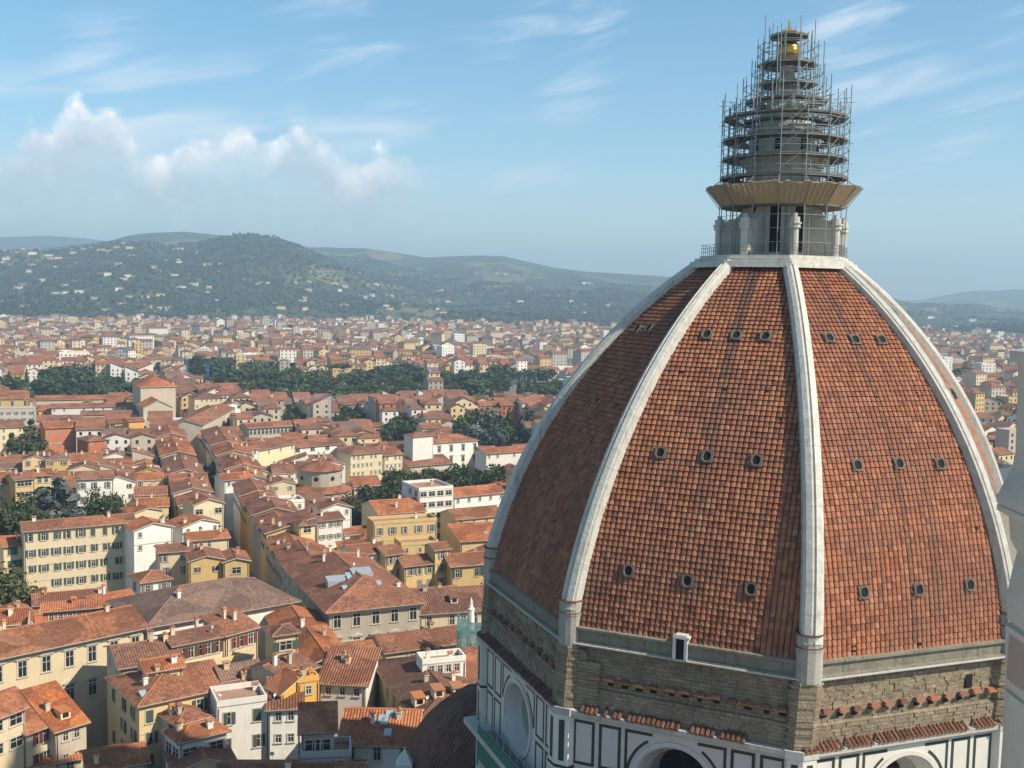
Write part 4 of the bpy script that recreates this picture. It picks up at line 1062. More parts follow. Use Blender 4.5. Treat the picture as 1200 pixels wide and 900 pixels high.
# --- nearest rows
hp('long cream palace with pedimented windows and a heavy brown cornice roof', (-45,779), (168,734), 21, 13, roof='gx', wall='cream', rf=1, sl=.34, rows=2, cols=8, key='grand', shut=None, short='the pedimented palace', ch=3, dorm=0, top=3.0, pitch=6.2, kind='palace', cat='palace', ov=1.0)
hp('broad brown hipped roof over a blank off-white wall beside the long street', (174,733), (346,703), 21, 20, roof='hip', wall='white', rf=3, sl=.36, short='the broad brown hipped roof', ch=1, kind='palace', cat='palace', ov=1.0)
hp('cream house with open top loggia and bright red roof in the bottom left corner', (-40,856), (29,829), 20, 8, roof='gx', wall='cream', rf=2, sl=.34, rows=2, cols=3, key='wide', short='the corner loggia house', ch=0)
hp('low red-roofed house with red shutters in front of the pedimented palace', (31,860), (64,847), 16, 9.5, roof='sb', wall='cream', rf=2, sl=.36, rows=2, cols=2, shut='red', short='the red-shuttered house', ch=0)
hp('red-roofed house with a white roof hatch between the palace and the yellow corner block', (65,857), (101,846), 15.5, 10, roof='sb', wall='beige', rf=2, sl=.36, rows=2, cols=2, key='small', short='the roof-hatch house', ch=1, dorm=1)
hpL('tall yellow corner block with shuttered grey west side and hipped brown roof', (163,827), (128,795), (240,805), 20, roof='hip', wall='pale_yellow', rf=1, sl=.34, rows=4, cols=3, shut='green', side=-3, short='the yellow corner block', ch=3, sky_=1, top=2.0)
hpL('grey-sided house with chimneys behind the yellow corner block', (141,783), (125,758), (212,772), 20.5, roof='gx', wall='beige', rf=1, sl=.3, rows=1, cols=3, key='small', side=-2, short='the grey-sided house', ch=3, top=1.5)
hp('yellow rooftop storey with one shuttered window above the corner block', (172,788), (214,781), 22.5, 6, roof='gx', wall='pale_yellow', rf=0, sl=.3, rows=1, cols=1, key='small', shut='brown', short='the yellow rooftop storey', ch=1, top=1.6, wx=[.5])
hp('row house with dark shuttered doors opening on a yellow roof terrace', (203,757), (263,745), 22, 7, roof='gx', wall='cream', rf=1, sl=.3, rows=1, cols=5, shut='brown', short='the terrace row house', ch=2, top=1.7)
hp('cream row house with red doors stepping up beside the terrace row house', (265,745), (302,735), 22, 7, roof='sb', wall='cream', rf=1, sl=.26, rows=1, cols=3, shut='red', short='the red-door row house', ch=2, top=1.7)
hp('flat yellow roof terrace with parapet below the terrace row house', (205,790), (284,772), 17.5, 7.5, roof='flat', wall='pale_yellow', rf=0, rows=1, cols=5, key='slit', short='the yellow terrace', ch=0, top=.6)
hp('small ridged brown roof in front of the yellow terrace', (213,812), (262,803), 18.5, 6.5, roof='sb', wall='cream', rf=1, sl=.3, short='the small ridged roof', ch=0)
hp('lean-to brown roof in the shadow of the roof tower', (262,798), (308,790), 19, 7, roof='gx', wall='cream', rf=3, sl=.36, short='the shadowed lean-to', ch=1)
hp('pale yellow low block with striped chimneys behind the white shuttered house', (242,813), (300,804), 18.2, 6, roof='sb', wall='pale_yellow', rf=0, sl=.25, rows=1, cols=3, key='small', short='the striped-chimney block', ch=3)
hpL('small hip-roofed house in front of the yellow corner block', (208,849), (179,830), (240,837), 18, roof='hip', wall='beige', rf=1, sl=.36, rows=2, cols=2, side=-2, shut='brown', short='the small hip-roofed house', ch=2, top=1.6)
hpL('white pavilion with big glazed windows under a hipped red roof', (210,870), (194,857), (267,857), 18, roof='hip', wall='white', rf=0, sl=.36, rows=1, cols=2, key='wide', side=-2, short='the glazed pavilion', ch=2, top=2.0)
hp('white house with green shutters and a flat parapet top', (254,829), (313,821), 19.6, 7, roof='flat', wall='white', rf=1, rows=4, cols=3, shut='green', short='the white shuttered house', ch=1, top=2.0, pitch=4.2)
hp('white-walled house under a coarse ridged tile roof next to the orange tower', (314,831), (353,829), 18.6, 6, roof='sb', wall='white', rf=0, sl=.42, rows=2, cols=2, key='small', short='the ridged-tile house', ch=1)
hp('orange stepped roof tower with tall chimneys in the middle of the near roofs', (349,801), (374,797), 21.5, 4, roof='flat', wall='golden', rf=0, rows=1, cols=1, key='small', short='the orange roof tower', ch=2, kind='tower_house')
hp('orange gable wall leaning against the orange roof tower', (330,812), (350,806), 20.6, 4, roof='sr', wall='golden', rf=2, sl=.5, short='the orange gable', ch=0)
hpR('big red gabled roof with round dormers sloping to the street', (415,777), (368,716), 18.8, 9.5, roof='gy', wall='cream', rf=0, sl=.33, rows=1, cols=4, key='small', side=1, short='the big red street roof', ch=3)
hp('yellow square roof tower rising from the big red street roof', (321,745), (349,741), 24.2, 5, roof='hip', wall='pale_yellow', rf=1, sl=.28, rows=1, cols=1, key='wide', shut='green', short='the yellow roof tower', ch=0, top=2.0, kind='tower_house')
hp('stepped red roof with a bare cream gable below the yellow roof tower', (334,797), (371,781), 20.2, 9, roof='gx', wall='cream', rf=1, sl=.32, rows=1, cols=1, key='small', short='the stepped red roof', ch=2)
hp('white-walled house with red roof at the corner of the narrow shaded lane', (374,800), (429,803), 18.5, 9, roof='sb', wall='white', rf=2, sl=.33, rows=2, cols=3, key='small', short='the lane corner house', ch=2)
hp('wide red roof with four skylights in front of the shaded lane', (398,872), (486,874), 17.5, 14, roof='gx', wall='white', rf=2, sl=.36, rows=1, cols=3, short='the skylight roof', ch=2, sky_=5)
hp('small grey loggia tower with a tiled lean-to roof', (353,858), (392,856), 21, 4.5, roof='sb', wall='grey', rf=2, sl=.45, rows=1, cols=2, key='wide', short='the grey loggia tower', ch=0, top=2.0)
hp('grey roof terrace with an arched wall below the loggia tower', (352,889), (412,886), 17.6, 5, roof='flat', wall='grey', rows=1, cols=3, key='small', short='the arched terrace', ch=0, top=1.2)
hp('dark red roof in the cathedral shadow along the bottom edge', (250,925), (420,925), 15.5, 9, roof='gx', wall='beige', rf=1, sl=.34, short='the shadowed bottom roof', ch=2)
hp('red gable roof behind the bottom left loggia house', (105,905), (172,893), 13.5, 8, roof='gx', wall='beige', rf=0, sl=.3, rows=1, cols=3, key='small', short='the bottom gable roof', ch=1)
hp('pale roof terrace wall with orange tiles at the bottom left', (205,905), (275,893), 15.0, 7, roof='gy', wall='pale_yellow', rf=2, sl=.3, short='the orange bottom gable', ch=1)
hp('cream low house with plants and awning at the bottom left edge', (30,900), (95,888), 10.5, 8, roof='gx', wall='cream', rf=2, sl=.3, rows=1, cols=2, short='the awning house', ch=1)
# --- great palace block on the street and its neighbours
PAL = hp('grey-white renaissance palace with three window floors and a large hipped roof', (386,715), (493,704), 21.5, 42, roof='hip', wall='stone', rf=0, sl=.34, rows=3, cols=5, key='grand', side=-9, short='the grey hipped palace', ch=4, sky_=4, kind='palace', cat='palace', ov=1.2, top=2.3, pitch=5.2)
_rl = MB()
for x_, y_, a_, b_ in ((-3.5, 13, 3.2, 1.1), (1.2, 14.5, 2.2, 1.5)):
    zr_ = 21.5+min(9-abs(x_), y_)*.34; _rl.hexa([(x_-a_,y_-b_,zr_-1.2),(x_+a_,y_-b_,zr_-1.2),(x_+a_,y_+b_,zr_-1.2),(x_-a_,y_+b_,zr_-1.2),(x_-a_,y_-b_,zr_+.5),(x_+a_,y_-b_,zr_+.5),(x_+a_,y_+b_,zr_+1.2),(x_-a_,y_+b_,zr_+1.2)])
link('roof_light', _rl.mesh('roof_light', [M_metal]), PAL[1])
hp('low brown roof with long vent hood right of the grey hipped palace', (494,720), (578,714), 18.5, 17, roof='gx', wall='cream', rf=1, sl=.3, rows=1, cols=6, short='the vent-hood roof', ch=2, dorm=1, top=1.6)
hp('coarse corrugated red roof in front of the grey hipped palace', (452,765), (548,752), 15, 10, roof='gx', wall='beige', rf=0, sl=.34, short='the corrugated roof', ch=2)
hpL('large red-brown roof with stepped cream roof lights beside the cathedral apse', (490,846), (437,775), (572,824), 18.5, roof='hip', wall='ochre', rf=1, sl=.30, rows=3, cols=3, side=-7, short='the stepped roof-light block', ch=3, dorm=4, top=2.0)
hp('white roof terrace sunk into the stepped roof-light block', (495,779), (546,774), 21.6, 4, roof='flat', wall='white', rows=1, cols=4, key='small', short='the sunken white terrace', ch=2, top=1.0)
hp('red lean-to roof over the shaded lane', (420,782), (448,778), 14, 7, roof='sb', wall='beige', rf=0, sl=.3, short='the lane lean-to', ch=0)
# --- middle left
hp('long cream terrace with a glazed grey top balcony and brown roof', (28,623), (158,612), 20, 9, roof='gx', wall='cream', rf=1, sl=.33, rows=4, cols=9, shut='green', short='the long cream terrace', ch=2, top=1.7, pitch=4.2)
hp('low cream house with brown roof joined to the left of the long terrace', (4,641), (31,638), 15.5, 8, roof='gx', wall='cream', rf=0, sl=.3, rows=3, cols=3, shut='green', short='the low cream house', ch=1)
hp('white gabled house wall right of the long cream terrace', (157,622), (202,617), 19.5, 9, roof='gy', wall='white', rf=2, sl=.30, rows=2, cols=2, key='small', short='the white gable', ch=2)
hp('small white cube house under a pyramid red roof', (165,683), (200,678), 15.5, 8, roof='hip', wall='white', rf=2, sl=.36, rows=1, cols=2, shut='grey', side=-1, short='the white cube house', ch=0, top=1.8)
hp('cream house with brown roof behind the white cube house', (186,648), (225,645), 18, 7, roof='gx', wall='cream', rf=1, sl=.3, rows=2, cols=2, shut='grey', short='the cream behind-cube house', ch=1)
hp('apricot house with twin gables and a red roof beside the long street', (222,658), (262,655), 17.5, 10, roof='gy', wall='ochre', rf=0, sl=.26, rows=1, cols=2, key='small', shut='brown', short='the apricot twin gable', ch=1, top=2.2)
hp('apricot gable with a wide terrace door next to the twin gable', (262,659), (292,657), 17.0, 10, roof='gy', wall='ochre', rf=1, sl=.26, rows=1, cols=1, key='wide', short='the terrace-door gable', ch=1, top=2.2)
hp('cream house with curved red roof behind the apricot gables', (222,634), (268,630), 18.5, 8, roof='gx', wall='cream', rf=0, sl=.3, rows=1, cols=3, key='small', short='the curved red roof', ch=2)
hp('white gable house with scaffold sheeting next to the long street', (214,618), (258,612), 19, 9, roof='gy', wall='white', rf=0, sl=.28, rows=1, cols=2, key='small', short='the sheeted white gable', ch=1)
hp('broad orange gable roof over a dark open loggia', (227,592), (262,589), 19.5, 12, roof='gy', wall='cream', rf=2, sl=.34, rows=1, cols=2, key='wide', short='the open-loggia gable', ch=1, top=2.2)
hp('tall white house with grey shutters and a brown lean-to roof behind the cedar', (90,562), (133,560), 21, 9, roof='gx', wall='white', rf=1, sl=.38, rows=4, cols=3, shut='grey', side=0, short='the tall white house', ch=0, top=2.2, pitch=4.6)
hp('bright yellow house at the left edge above the dark bushes', (-14,568), (17,566), 19, 9, roof='gx', wall='ochre', rf=1, sl=.33, rows=2, cols=3, key='small', short='the left-edge yellow house', ch=1)
hp('yellow house with balconies left of the cedar', (18,563), (39,561), 21, 9, roof='gx', wall='ochre', rf=1, sl=.33, rows=4, cols=2, key='wide', short='the balcony yellow house', ch=1)
hp('narrow pale yellow house directly behind the cedar', (40,558), (60,557), 21, 9, roof='gx', wall='pale_yellow', rf=0, sl=.33, rows=3, cols=2, short='the narrow yellow house', ch=1)
hp('cream gable house in front of the tall chimney pair', (156,602), (190,598), 16.5, 9, roof='gy', wall='cream', rf=2, sl=.28, short='the low cream gable', ch=1)
hp('long red-brown roof range below the long cream terrace', (40,710), (125,702), 11.5, 9, roof='gx', wall='terracotta', rf=0, sl=.3, rows=1, cols=4, key='small', short='the long low red range', ch=2)
hp('red-walled row of roof rooms with white windows behind the palace', (50,717), (113,712), 17.8, 6, roof='gx', wall='terracotta', rf=2, sl=.3, rows=1, cols=5, key='small', short='the red roof rooms', ch=1, top=1.4)
hp('roof with a green glass canopy behind the palace ridge', (112,712), (160,703), 17, 8, roof='gx', wall='terracotta', rf=0, sl=.32, short='the green-canopy roof', ch=1)
# --- middle distance landmarks
hp('orange-red block with two rows of round white windows', (53,502), (98,500), 18, 14, roof='gx', wall='terracotta', rf=0, sl=.3, rows=2, cols=4, key='small', short='the orange-red block', ch=1, top=2.5, pitch=5.5)
hp('lower orange house with a brown hip roof right of the orange-red block', (103,517), (128,515), 15, 12, roof='hip', wall='terracotta', rf=1, sl=.3, rows=1, cols=2, key='small', short='the lower orange house', ch=1)
hp('golden orange house with a roof terrace below the church', (128,496), (150,495), 17, 10, roof='gx', wall='golden', rf=1, sl=.3, rows=1, cols=2, key='wide', short='the golden house', ch=0)
hp('golden cube house next to the church front', (151,494), (169,493), 19, 9, roof='gx', wall='golden', rf=1, sl=.25, short='the golden cube', ch=0)
hp('yellow palace wing with dark windows at the left edge', (-20,468), (33,467), 19, 14, roof='gx', wall='ochre', rf=0, sl=.4, rows=2, cols=4, key='grand', short='the yellow palace wing', ch=0, top=2.6, pitch=6)
hp('grey modern block with green blinds at the left edge', (-20,482), (40,481), 17, 14, roof='flat', wall='grey', rows=2, cols=7, key='small', shut='green', short='the grey modern block', ch=0)
hp('cream house with brown roof at the left edge in front of the grey block', (-20,502), (28,500), 16, 14, roof='gx', wall='cream', rf=1, sl=.35, rows=3, cols=5, key='small', short='the cream edge house', ch=0)
hp('very long low roof nearest to the church among three parallel ranges', (95,486), (161,485), 12, 10, roof='gx', wall='pale_yellow', rf=1, sl=.3, short='the nearest long range', ch=0)
hp('long low roof with white wall, middle one of three parallel ranges', (60,478), (158,476), 13, 11, roof='gx', wall='white', rf=1, sl=.3, rows=1, cols=9, key='small', short='the middle long range', ch=0)
hp('long low brown roof farthest of three parallel ranges below the trees', (42,469), (152,467), 13, 12, roof='gx', wall='beige', rf=0, sl=.3, short='the farthest long range', ch=0)
hp('long cloister wing with an open dark colonnade', (292,502), (346,499), 14, 13, roof='gx', wall='beige', rf=1, sl=.3, rows=1, cols=12, key='grand', short='the colonnaded wing', ch=0, top=2.0, x_in=1.)
hp('long red roof running diagonally along the far end of the street', (237,498), (275,478), 17, 16, roof='gx', wall='beige', rf=0, sl=.28, short='the diagonal street roof', ch=2)
hp('second long red roof stepping down the street toward the rotunda', (283,532), (345,520), 16, 17, roof='gx', wall='cream', rf=0, sl=.28, rows=1, cols=5, key='small', short='the rotunda-side roof', ch=3)
hp('white oval dormer house among the long red roofs', (272,528), (303,526), 18, 6, roof='gx', wall='white', rf=0, sl=.2, rows=1, cols=3, key='small', short='the oval dormer house', ch=0)
hp('cream palace front with a brown hip roof right of the church', (228,467), (262,466), 18, 16, roof='hip', wall='cream', rf=1, sl=.3, rows=2, cols=6, key='small', short='the hip-roofed palace by the church', ch=0)
hp('bright white little house with two dark windows beyond the diagonal roof', (264,475), (283,474), 17, 8, roof='gy', wall='white', rf=0, sl=.2, rows=1, cols=2, key='wide', short='the bright white house', ch=0)
hp('long brown gallery roof with white wall right of the colonnaded wing', (345,525), (404,520), 12, 14, roof='gx', wall='white', rf=1, sl=.28, rows=1, cols=4, key='wide', short='the gallery wing', ch=0)
hp('cream house with three rows of small windows right of the rotunda', (411,533), (449,530), 15, 13, roof='hip', wall='cream', rf=1, sl=.34, rows=3, cols=7, key='small', short='the many-windowed cream house', ch=1)
hp('lower cream house with brown roof next to the many-windowed cream house', (450,534), (472,532), 13.5, 13, roof='gx', wall='cream', rf=1, sl=.34, rows=3, cols=4, key='small', short='the lower cream house', ch=1)
hp('white villa with large dark windows and a hipped red roof', (497,520), (560,516), 14.5, 14, roof='hip', wall='white', rf=0, sl=.34, rows=2, cols=5, key='grand', short='the white villa', ch=1, kind='villa', cat='villa', top=3., pitch=5.2)
hp('white loggia turret at the left end of the white villa', (484,512), (508,510), 20, 7, roof='hip', wall='white', rf=0, sl=.3, rows=1, cols=2, key='wide', short='the villa turret', ch=0)
hp('red porch roof in front of the white villa', (480,547), (530,543), 7.5, 9, roof='sb', wall='beige', rf=0, sl=.3, short='the villa porch', ch=0)
hp('low white house with a long red roof right of the white villa', (570,532), (625,528), 12, 10, roof='gx', wall='white', rf=0, sl=.34, rows=1, cols=6, key='small', short='the low white house', ch=0)
hp('modern white apartment block with dark windows and stair tower', (491,575), (531,572), 21, 14, roof='flat', wall='white', rows=5, cols=4, key='wide', side=-1, short='the white apartment block', ch=1, ant=True)
hp('white house with grey balcony line right of the apartment block', (532,583), (592,577), 16.5, 13, roof='gx', wall='white', rf=2, sl=.25, rows=3, cols=5, key='small', short='the grey-balcony house', ch=0)
hp('bright orange-red roof with a white dormer left of the apartment block', (444,603), (498,599), 15.5, 17, roof='gx', wall='cream', rf=2, sl=.3, short='the bright orange-red roof', ch=2)
hp('tall yellow house with green roof terraces in front of the orange-red roof', (438,615), (512,610), 19, 7, roof='flat', wall='ochre', rows=4, cols=5, shut='grey', short='the yellow terraced house', ch=1, top=2.0)
hp('yellow house with an arched window below the terraced house', (470,640), (514,637), 15.5, 7, roof='flat', wall='ochre', rows=2, cols=3, key='small', short='the arched yellow house', ch=0)
hp('white house with brown lean-to roof next to the narrow yellow house', (414,651), (451,647), 18, 9, roof='gx', wall='white', rf=1, sl=.33, rows=4, cols=3, key='small', short='the white lean-to house', ch=1)
hp('narrow yellow house with a red roof right of the white lean-to house', (452,651), (473,648), 18, 8, roof='gx', wall='ochre', rf=2, sl=.33, rows=3, cols=2, shut='grey', short='the narrow red-roofed house', ch=0)
hp('yellow house with blue-grey shutters under a long brown roof', (474,664), (510,660), 15.5, 8, roof='gx', wall='ochre', rf=1, sl=.36, rows=2, cols=3, shut='grey', short='the blue-shuttered house', ch=0)
hp('slim yellow tower house with a small brown roof', (510,645), (527,643), 19, 6, roof='gx', wall='ochre', rf=1, sl=.33, rows=3, cols=1, shut='grey', short='the slim tower house', ch=0, kind='tower_house')
hp('yellow house with a green hedge terrace close to the dome', (529,664), (577,660), 15.5, 10, roof='gx', wall='ochre', rf=1, sl=.36, rows=1, cols=4, shut='green', short='the hedge-terrace house', ch=0, top=1.9)
hp('long yellow house under a plain brown roof right below the apartment block', (535,609), (590,604), 13.5, 12, roof='gx', wall='pale_yellow', rf=1, sl=.33, rows=1, cols=4, key='small', short='the plain brown roof', ch=0)
hp('flat bright red roof with a metal skylight close to the dome', (540,635), (590,632), 13.5, 12, roof='sb', wall='pale_yellow', rf=2, sl=.2, short='the flat red roof', ch=0, sky_=2)
hp('white house with roof terraces in the middle of the white cluster', (310,591), (357,588), 18, 8, roof='flat', wall='white', rows=1, cols=4, key='small', short='the white terraces', ch=2)
hp('white gable house at the right end of the white cluster', (377,597), (412,594), 17.5, 8, roof='gy', wall='white', rf=0, sl=.3, rows=2, cols=3, key='small', short='the white end gable', ch=1)
hp('white house under a red roof left of the white terraces', (263,563), (296,560), 18, 9, roof='gx', wall='white', rf=0, sl=.3, rows=1, cols=2, key='small', short='the white-walled red roof', ch=1)
hp('yellow cube house with one grey window above the dormer corner house', (351,616), (369,614), 22, 5.5, roof='hip', wall='pale_yellow', rf=1, sl=.3, rows=1, cols=1, key='wide', short='the yellow cube house', ch=0)
hp('white house with shutters at the right of the yellow cube house', (372,611), (402,608), 17, 8, roof='gx', wall='white', rf=1, sl=.33, rows=2, cols=3, key='small', shut='grey', short='the shuttered white house', ch=1)

# --- rows along both sides of the long street
U = Vector((-.342, .940)).normalized(); Vv = Vector((U.y, -U.x)); G0 = Vector((-61.3, 262))+Vv*.6
ORD = ['first', 'second', 'third', 'fourth', 'fifth', 'sixth', 'seventh', 'eighth', 'ninth', 'tenth', 'eleventh', 'twelfth', 'thirteenth', 'fourteenth', 'fifteenth', 'sixteenth', 'seventeenth', 'eighteenth']
def row(side, segs, word):
    for i, (a0, a1, wd, z, wl, rf_, rt) in enumerate(segs):
        A_ = G0+U*a0+Vv*(4.0 if side > 0 else -4.0-wd); B_ = A_+Vv*wd
        house(f"{ORD[i]} {WN[wl]} house up the {word} side of the long street from the near end", A_, B_, a1-a0-.1, z, roof=rt, wall=wl, rf=rf_, sl=.28, rows=2, cols=2, key='small', shut=rnd.choice((None, 'green', 'grey', 'brown')), side=-max(2, int((a1-a0)/4)) if side > 0 else 0, ch=2, group='houses lining the long street', ov=.7)
WN = dict(white='white', cream='cream', pale_yellow='pale yellow', ochre='ochre', golden='golden orange', terracotta='red-walled', beige='beige', grey='grey', stone='stone')
row(1, [(-14,6,12,19,'stone',0,'gy'),(6,22,11,18,'stone',0,'gy'),(22,34,12,19.5,'ochre',0,'sr'),(34,52,12,17.5,'stone',2,'gy'),(52,70,13,18.5,'ochre',0,'gy'),(70,88,11,17,'golden',2,'gy'),(88,111,11,17.5,'white',0,'gy'),(124,140,12,17,'white',0,'gy'),(140,160,13,18,'cream',0,'gy'),(160,178,12,16.5,'beige',1,'gy'),(178,204,14,17.5,'cream',0,'gy'),(204,232,13,18,'white',0,'gy'),(232,262,14,17,'beige',0,'gy')], 'right')
row(-1, [(84,100,11,16,'cream',2,'gy'),(100,118,12,17,'white',0,'gy'),(118,138,12,16,'beige',0,'gx'),(138,160,13,17,'cream',1,'gy'),(160,184,12,16,'white',0,'gy'),(184,210,13,17,'beige',0,'gy'),(210,240,13,16,'cream',0,'gy'),(240,270,14,17,'beige',0,'gy')], 'left')
# --- church with gabled lower front, taller nave block and a columned portico
cA, cB = px((168,478), 17), px((202,477), 17)
house('pale church with a gabled red front and taller hipped block behind', cA, cB, 22, 17, roof='gy', wall='beige', rf=2, sl=.5, rows=1, cols=1, key='grand', short='the gabled church', ch=0, kind='church', cat='church', top=3, group=None, ant=False)
chroot, cD = HOUSES[-1][0], (cB-cA); ang = math.atan2(cD.y, cD.x); wN = cD.length*1.25
mb = wall_mesh(wN, 30, 27, 'hip', .4); o = link('tall_block', mb.mesh('tall_block', [W['beige']]), chroot, (4, 22.3, 0))
mb = MB(); slab(mb, roof_polys(wN, 30, 27, 'hip', .55, .8)); link('roof', mb.mesh('roof', [RF[2], M_frame]), o)
mb = MB(); ww = cD.length
mb.box(-ww*.75, ww*1.45, -7, -.3, 9.2, 10.6, 0); mb.box(-ww*.75, ww*1.45, -7.2, -.3, 10.6, 10.9, 0); mb.box(-ww*.72, ww*1.42, -1.2, -.4, 0, 9.2, 1)
for i in range(9): x = -ww*.72+i*ww*2.12/8; mb.box(x-.35, x+.35, -6.9, -6.2, 0, 9.2, 0)
link('portico', mb.mesh('portico', [W['white'], W['grey']]), chroot)
# --- eight-sided rotunda
rc = at(375, 560, 12); rot = thing('rotunda', 'stone octagonal rotunda with a brown pyramid roof and a lower ring roof', 'rotunda', (rc.x, rc.y, 0))
def ngon(c, r, z, n=16, ph=.2): return [Vector((c.x+r*math.cos(ph+2*math.pi*i/n), c.y+r*math.sin(ph+2*math.pi*i/n), z)) for i in range(n)]
mb = MB(); mb.loft([ngon(rc, 8.4, 0), ngon(rc, 8.4, 16)]); mb.loft([ngon(rc, 12.2, 0), ngon(rc, 12.2, 8)]); mb.build('wall', W['stone'], rot)
def conering(mb, c, r0_, z0, r1_, z1, n=16):
    a, b_ = ngon(c, r0_, z0, n), ngon(c, r1_, z1, n)
    for i in range(n):
        j = (i+1) % n; L = (a[i]-a[j]).length; l2 = (b_[i]-b_[j]).length; H = ((r0_-r1_)**2+(z1-z0)**2)**.5
        mb.poly([a[i], a[j], b_[j], b_[i]], 0, [(i*9,0),(i*9+L,0),(i*9+L/2+l2/2,H),(i*9+L/2-l2/2,H)])
mb = MB(); conering(mb, rc, 9.4, 15.8, .1, 19.4); conering(mb, rc, 13, 7.8, 8.4, 9.8); mb.build('roof', RF[1], rot)
for i in range(16):
    if i % 2 == 0: continue
    a = .2+2*math.pi*(i+.5)/16; e = Vector((math.cos(a), math.sin(a), 0)); c0 = Vector((rc.x, rc.y, 0))+e*8.3; tt = Vector((-e.y, e.x, 0)); mb = MB()
    mb.poly([c0+tt*(.9*math.cos(g_))+Vector((0,0,12.8+.9*math.sin(g_))) for g_ in [2*math.pi*q_/14 for q_ in range(14)]]); mb.build('round_window', M_dark, rot)
FOOT.append(tuple(Vector((p.x, p.y)) for p in ngon(rc, 15, 0, 4))); PROT.append((345, 412, 590, rc.y-8))
# --- teal netting tower
nc = at(553, 768, 15); nt_ = thing('netted_scaffold', 'scaffold tower wrapped in torn teal netting left of the dome', 'scaffold', (nc.x, nc.y, 0))
m_net = plaster('teal_netting', (.13,.30,.29), .5, 1.2, .8, .6, 3., (.45,.55,.55), .7)
_t = NT(m_net.node_tree); _tr = _t.n('ShaderNodeBsdfTransparent'); _mx = _t.n('ShaderNodeMixShader'); _t.put(_mx.inputs[0], _t.math('MULTIPLY_ADD', _t.noise(_t.n('ShaderNodeTexCoord').outputs['Object'], .9, 3),   .6, .5)); _t.link(_tr.outputs[0], _mx.inputs[1]); _t.link(_t.N['Principled BSDF'].outputs[0], _mx.inputs[2]); _t.link(_mx.outputs[0], _t.N['Material Output'].inputs[0])
mb = MB(); NX = 7
grid = [[None]*12 for _ in range(NX)]
for sgn, (ax_, ay_) in enumerate((((1,0),(0,-1)), ((0,1),(-1,0)))):
    for i in range(NX):
        for j in range(12):
            u = (i/(NX-1)-.5)*5.6; o = 2.8+rnd.uniform(-.18,.18); z = 1+j*2.0+rnd.uniform(-.1,.1)+(rnd.uniform(-1.2,.3) if j == 11 else 0)
            grid[i][j] = (nc.x+ax_[0]*u+ay_[0]*o, nc.y+ax_[1]*u+ay_[1]*o, z)
    for i in range(NX-1):
        for j in range(11):
            q = [grid[i][j], grid[i+1][j], grid[i+1][j+1], grid[i][j+1]]; mb.poly(q if sgn == 0 else list(reversed(q)))
mb.build('netting', m_net, nt_)
mb = MB()
for a in (-1,-.33,.33,1):
    for b_ in (-1,0,1): mb.bar((nc.x+a*2.6, nc.y+b_*2.5, 0), (nc.x+a*2.6, nc.y+b_*2.5, 23.6+rnd.uniform(0,1.2)), .06)
for z in range(2, 24, 2):
    mb.bar((nc.x-2.7, nc.y-2.6, z), (nc.x+2.7, nc.y-2.6, z), .05); mb.bar((nc.x-2.7, nc.y+2.5, z), (nc.x+2.7, nc.y+2.5, z), .05); mb.bar((nc.x-2.65, nc.y-2.6, z), (nc.x-2.65, nc.y+2.6, z), .05)
    if z % 4 == 0: mb.box(nc.x-2.5, nc.x+2.5, nc.y-2.4, nc.y+2.4, z, z+.1)
mb.build('frame', m_tube, nt_)
mb = MB(); mb.loft([ngon(Vector((nc.x-.3, nc.y)), r, z, 8) for r, z in ((.7, 20), (.6, 24.0), (.75, 24.1), (.45, 24.4), (.25, 25.2), (.32, 25.3), (.06, 26.3))], 0, True, False, True); mb.build('spirelet', W['white'], nt_)
FOOT.append((Vector((nc.x-3.5,nc.y-3.5)), Vector((nc.x+3.5,nc.y-3.5)), Vector((nc.x+3.5,nc.y+3.5)), Vector((nc.x-3.5,nc.y+3.5))))
# --- tower cranes
def crane(label, p, h, jib, rz, col_, jb=8):
    root = thing('tower_crane', label, 'crane', (p.x, p.y, 0), rz, 'tower cranes over the city')
    m = flat('crane_paint', col_, .5)
    mb = MB(); s_ = .8
    for a in (-s_, s_):
        for b_ in (-s_, s_): mb.bar((a,b_,0), (a,b_,h), .13)
    for i in range(int(h/2)):
        z = i*2; mb.bar((-s_,-s_,z), (s_,-s_,z+2), .07); mb.bar((s_,s_,z), (-s_,s_,z+2), .07); mb.bar((-s_,s_,z), (-s_,-s_,z+2), .07); mb.bar((s_,-s_,z), (s_,s_,z+2), .07)
    link('mast', mb.mesh('mast', [m]), root)
    if jib:
        mb = MB()
        for y, z in ((-.6,h),(.6,h),(0,h+1.2)): mb.bar((-jb,y,z), (jib,y,z), .11)
        for i in range(int((jib+jb)/2)): x = -jb+2*i; mb.bar((x,-.6,h), (x+1,0,h+1.2), .06); mb.bar((x+1,0,h+1.2), (x+2,.6,h), .06); mb.bar((x,.6,h), (x+1,0,h+1.2), .06)
        link('jib', mb.mesh('jib', [m]), root)
        mb = MB(); mb.box(-jb+.2, -jb+2.4, -.7, .7, h-1.8, h-.1); link('counterweight', mb.mesh('counterweight', [M_conc]), root)
crane('grey mast tower crane with a blue horizontal jib behind the colonnaded wing', at(386,512,0), 22, 4, .1, (.20,.30,.45), 20)
crane('blue tower crane mast in front of the dark grove, left of a pair', at(219,440,8), 26, 0, 0, (.10,.22,.38))
crane('bright blue tower crane mast in the dark grove, right of a pair', at(243,447,8), 24, 0, 0, (.06,.20,.55))
crane('short bright blue crane mast at the right end of the dark grove', at(507,452,8), 22, 10, 1.2, (.07,.25,.60))

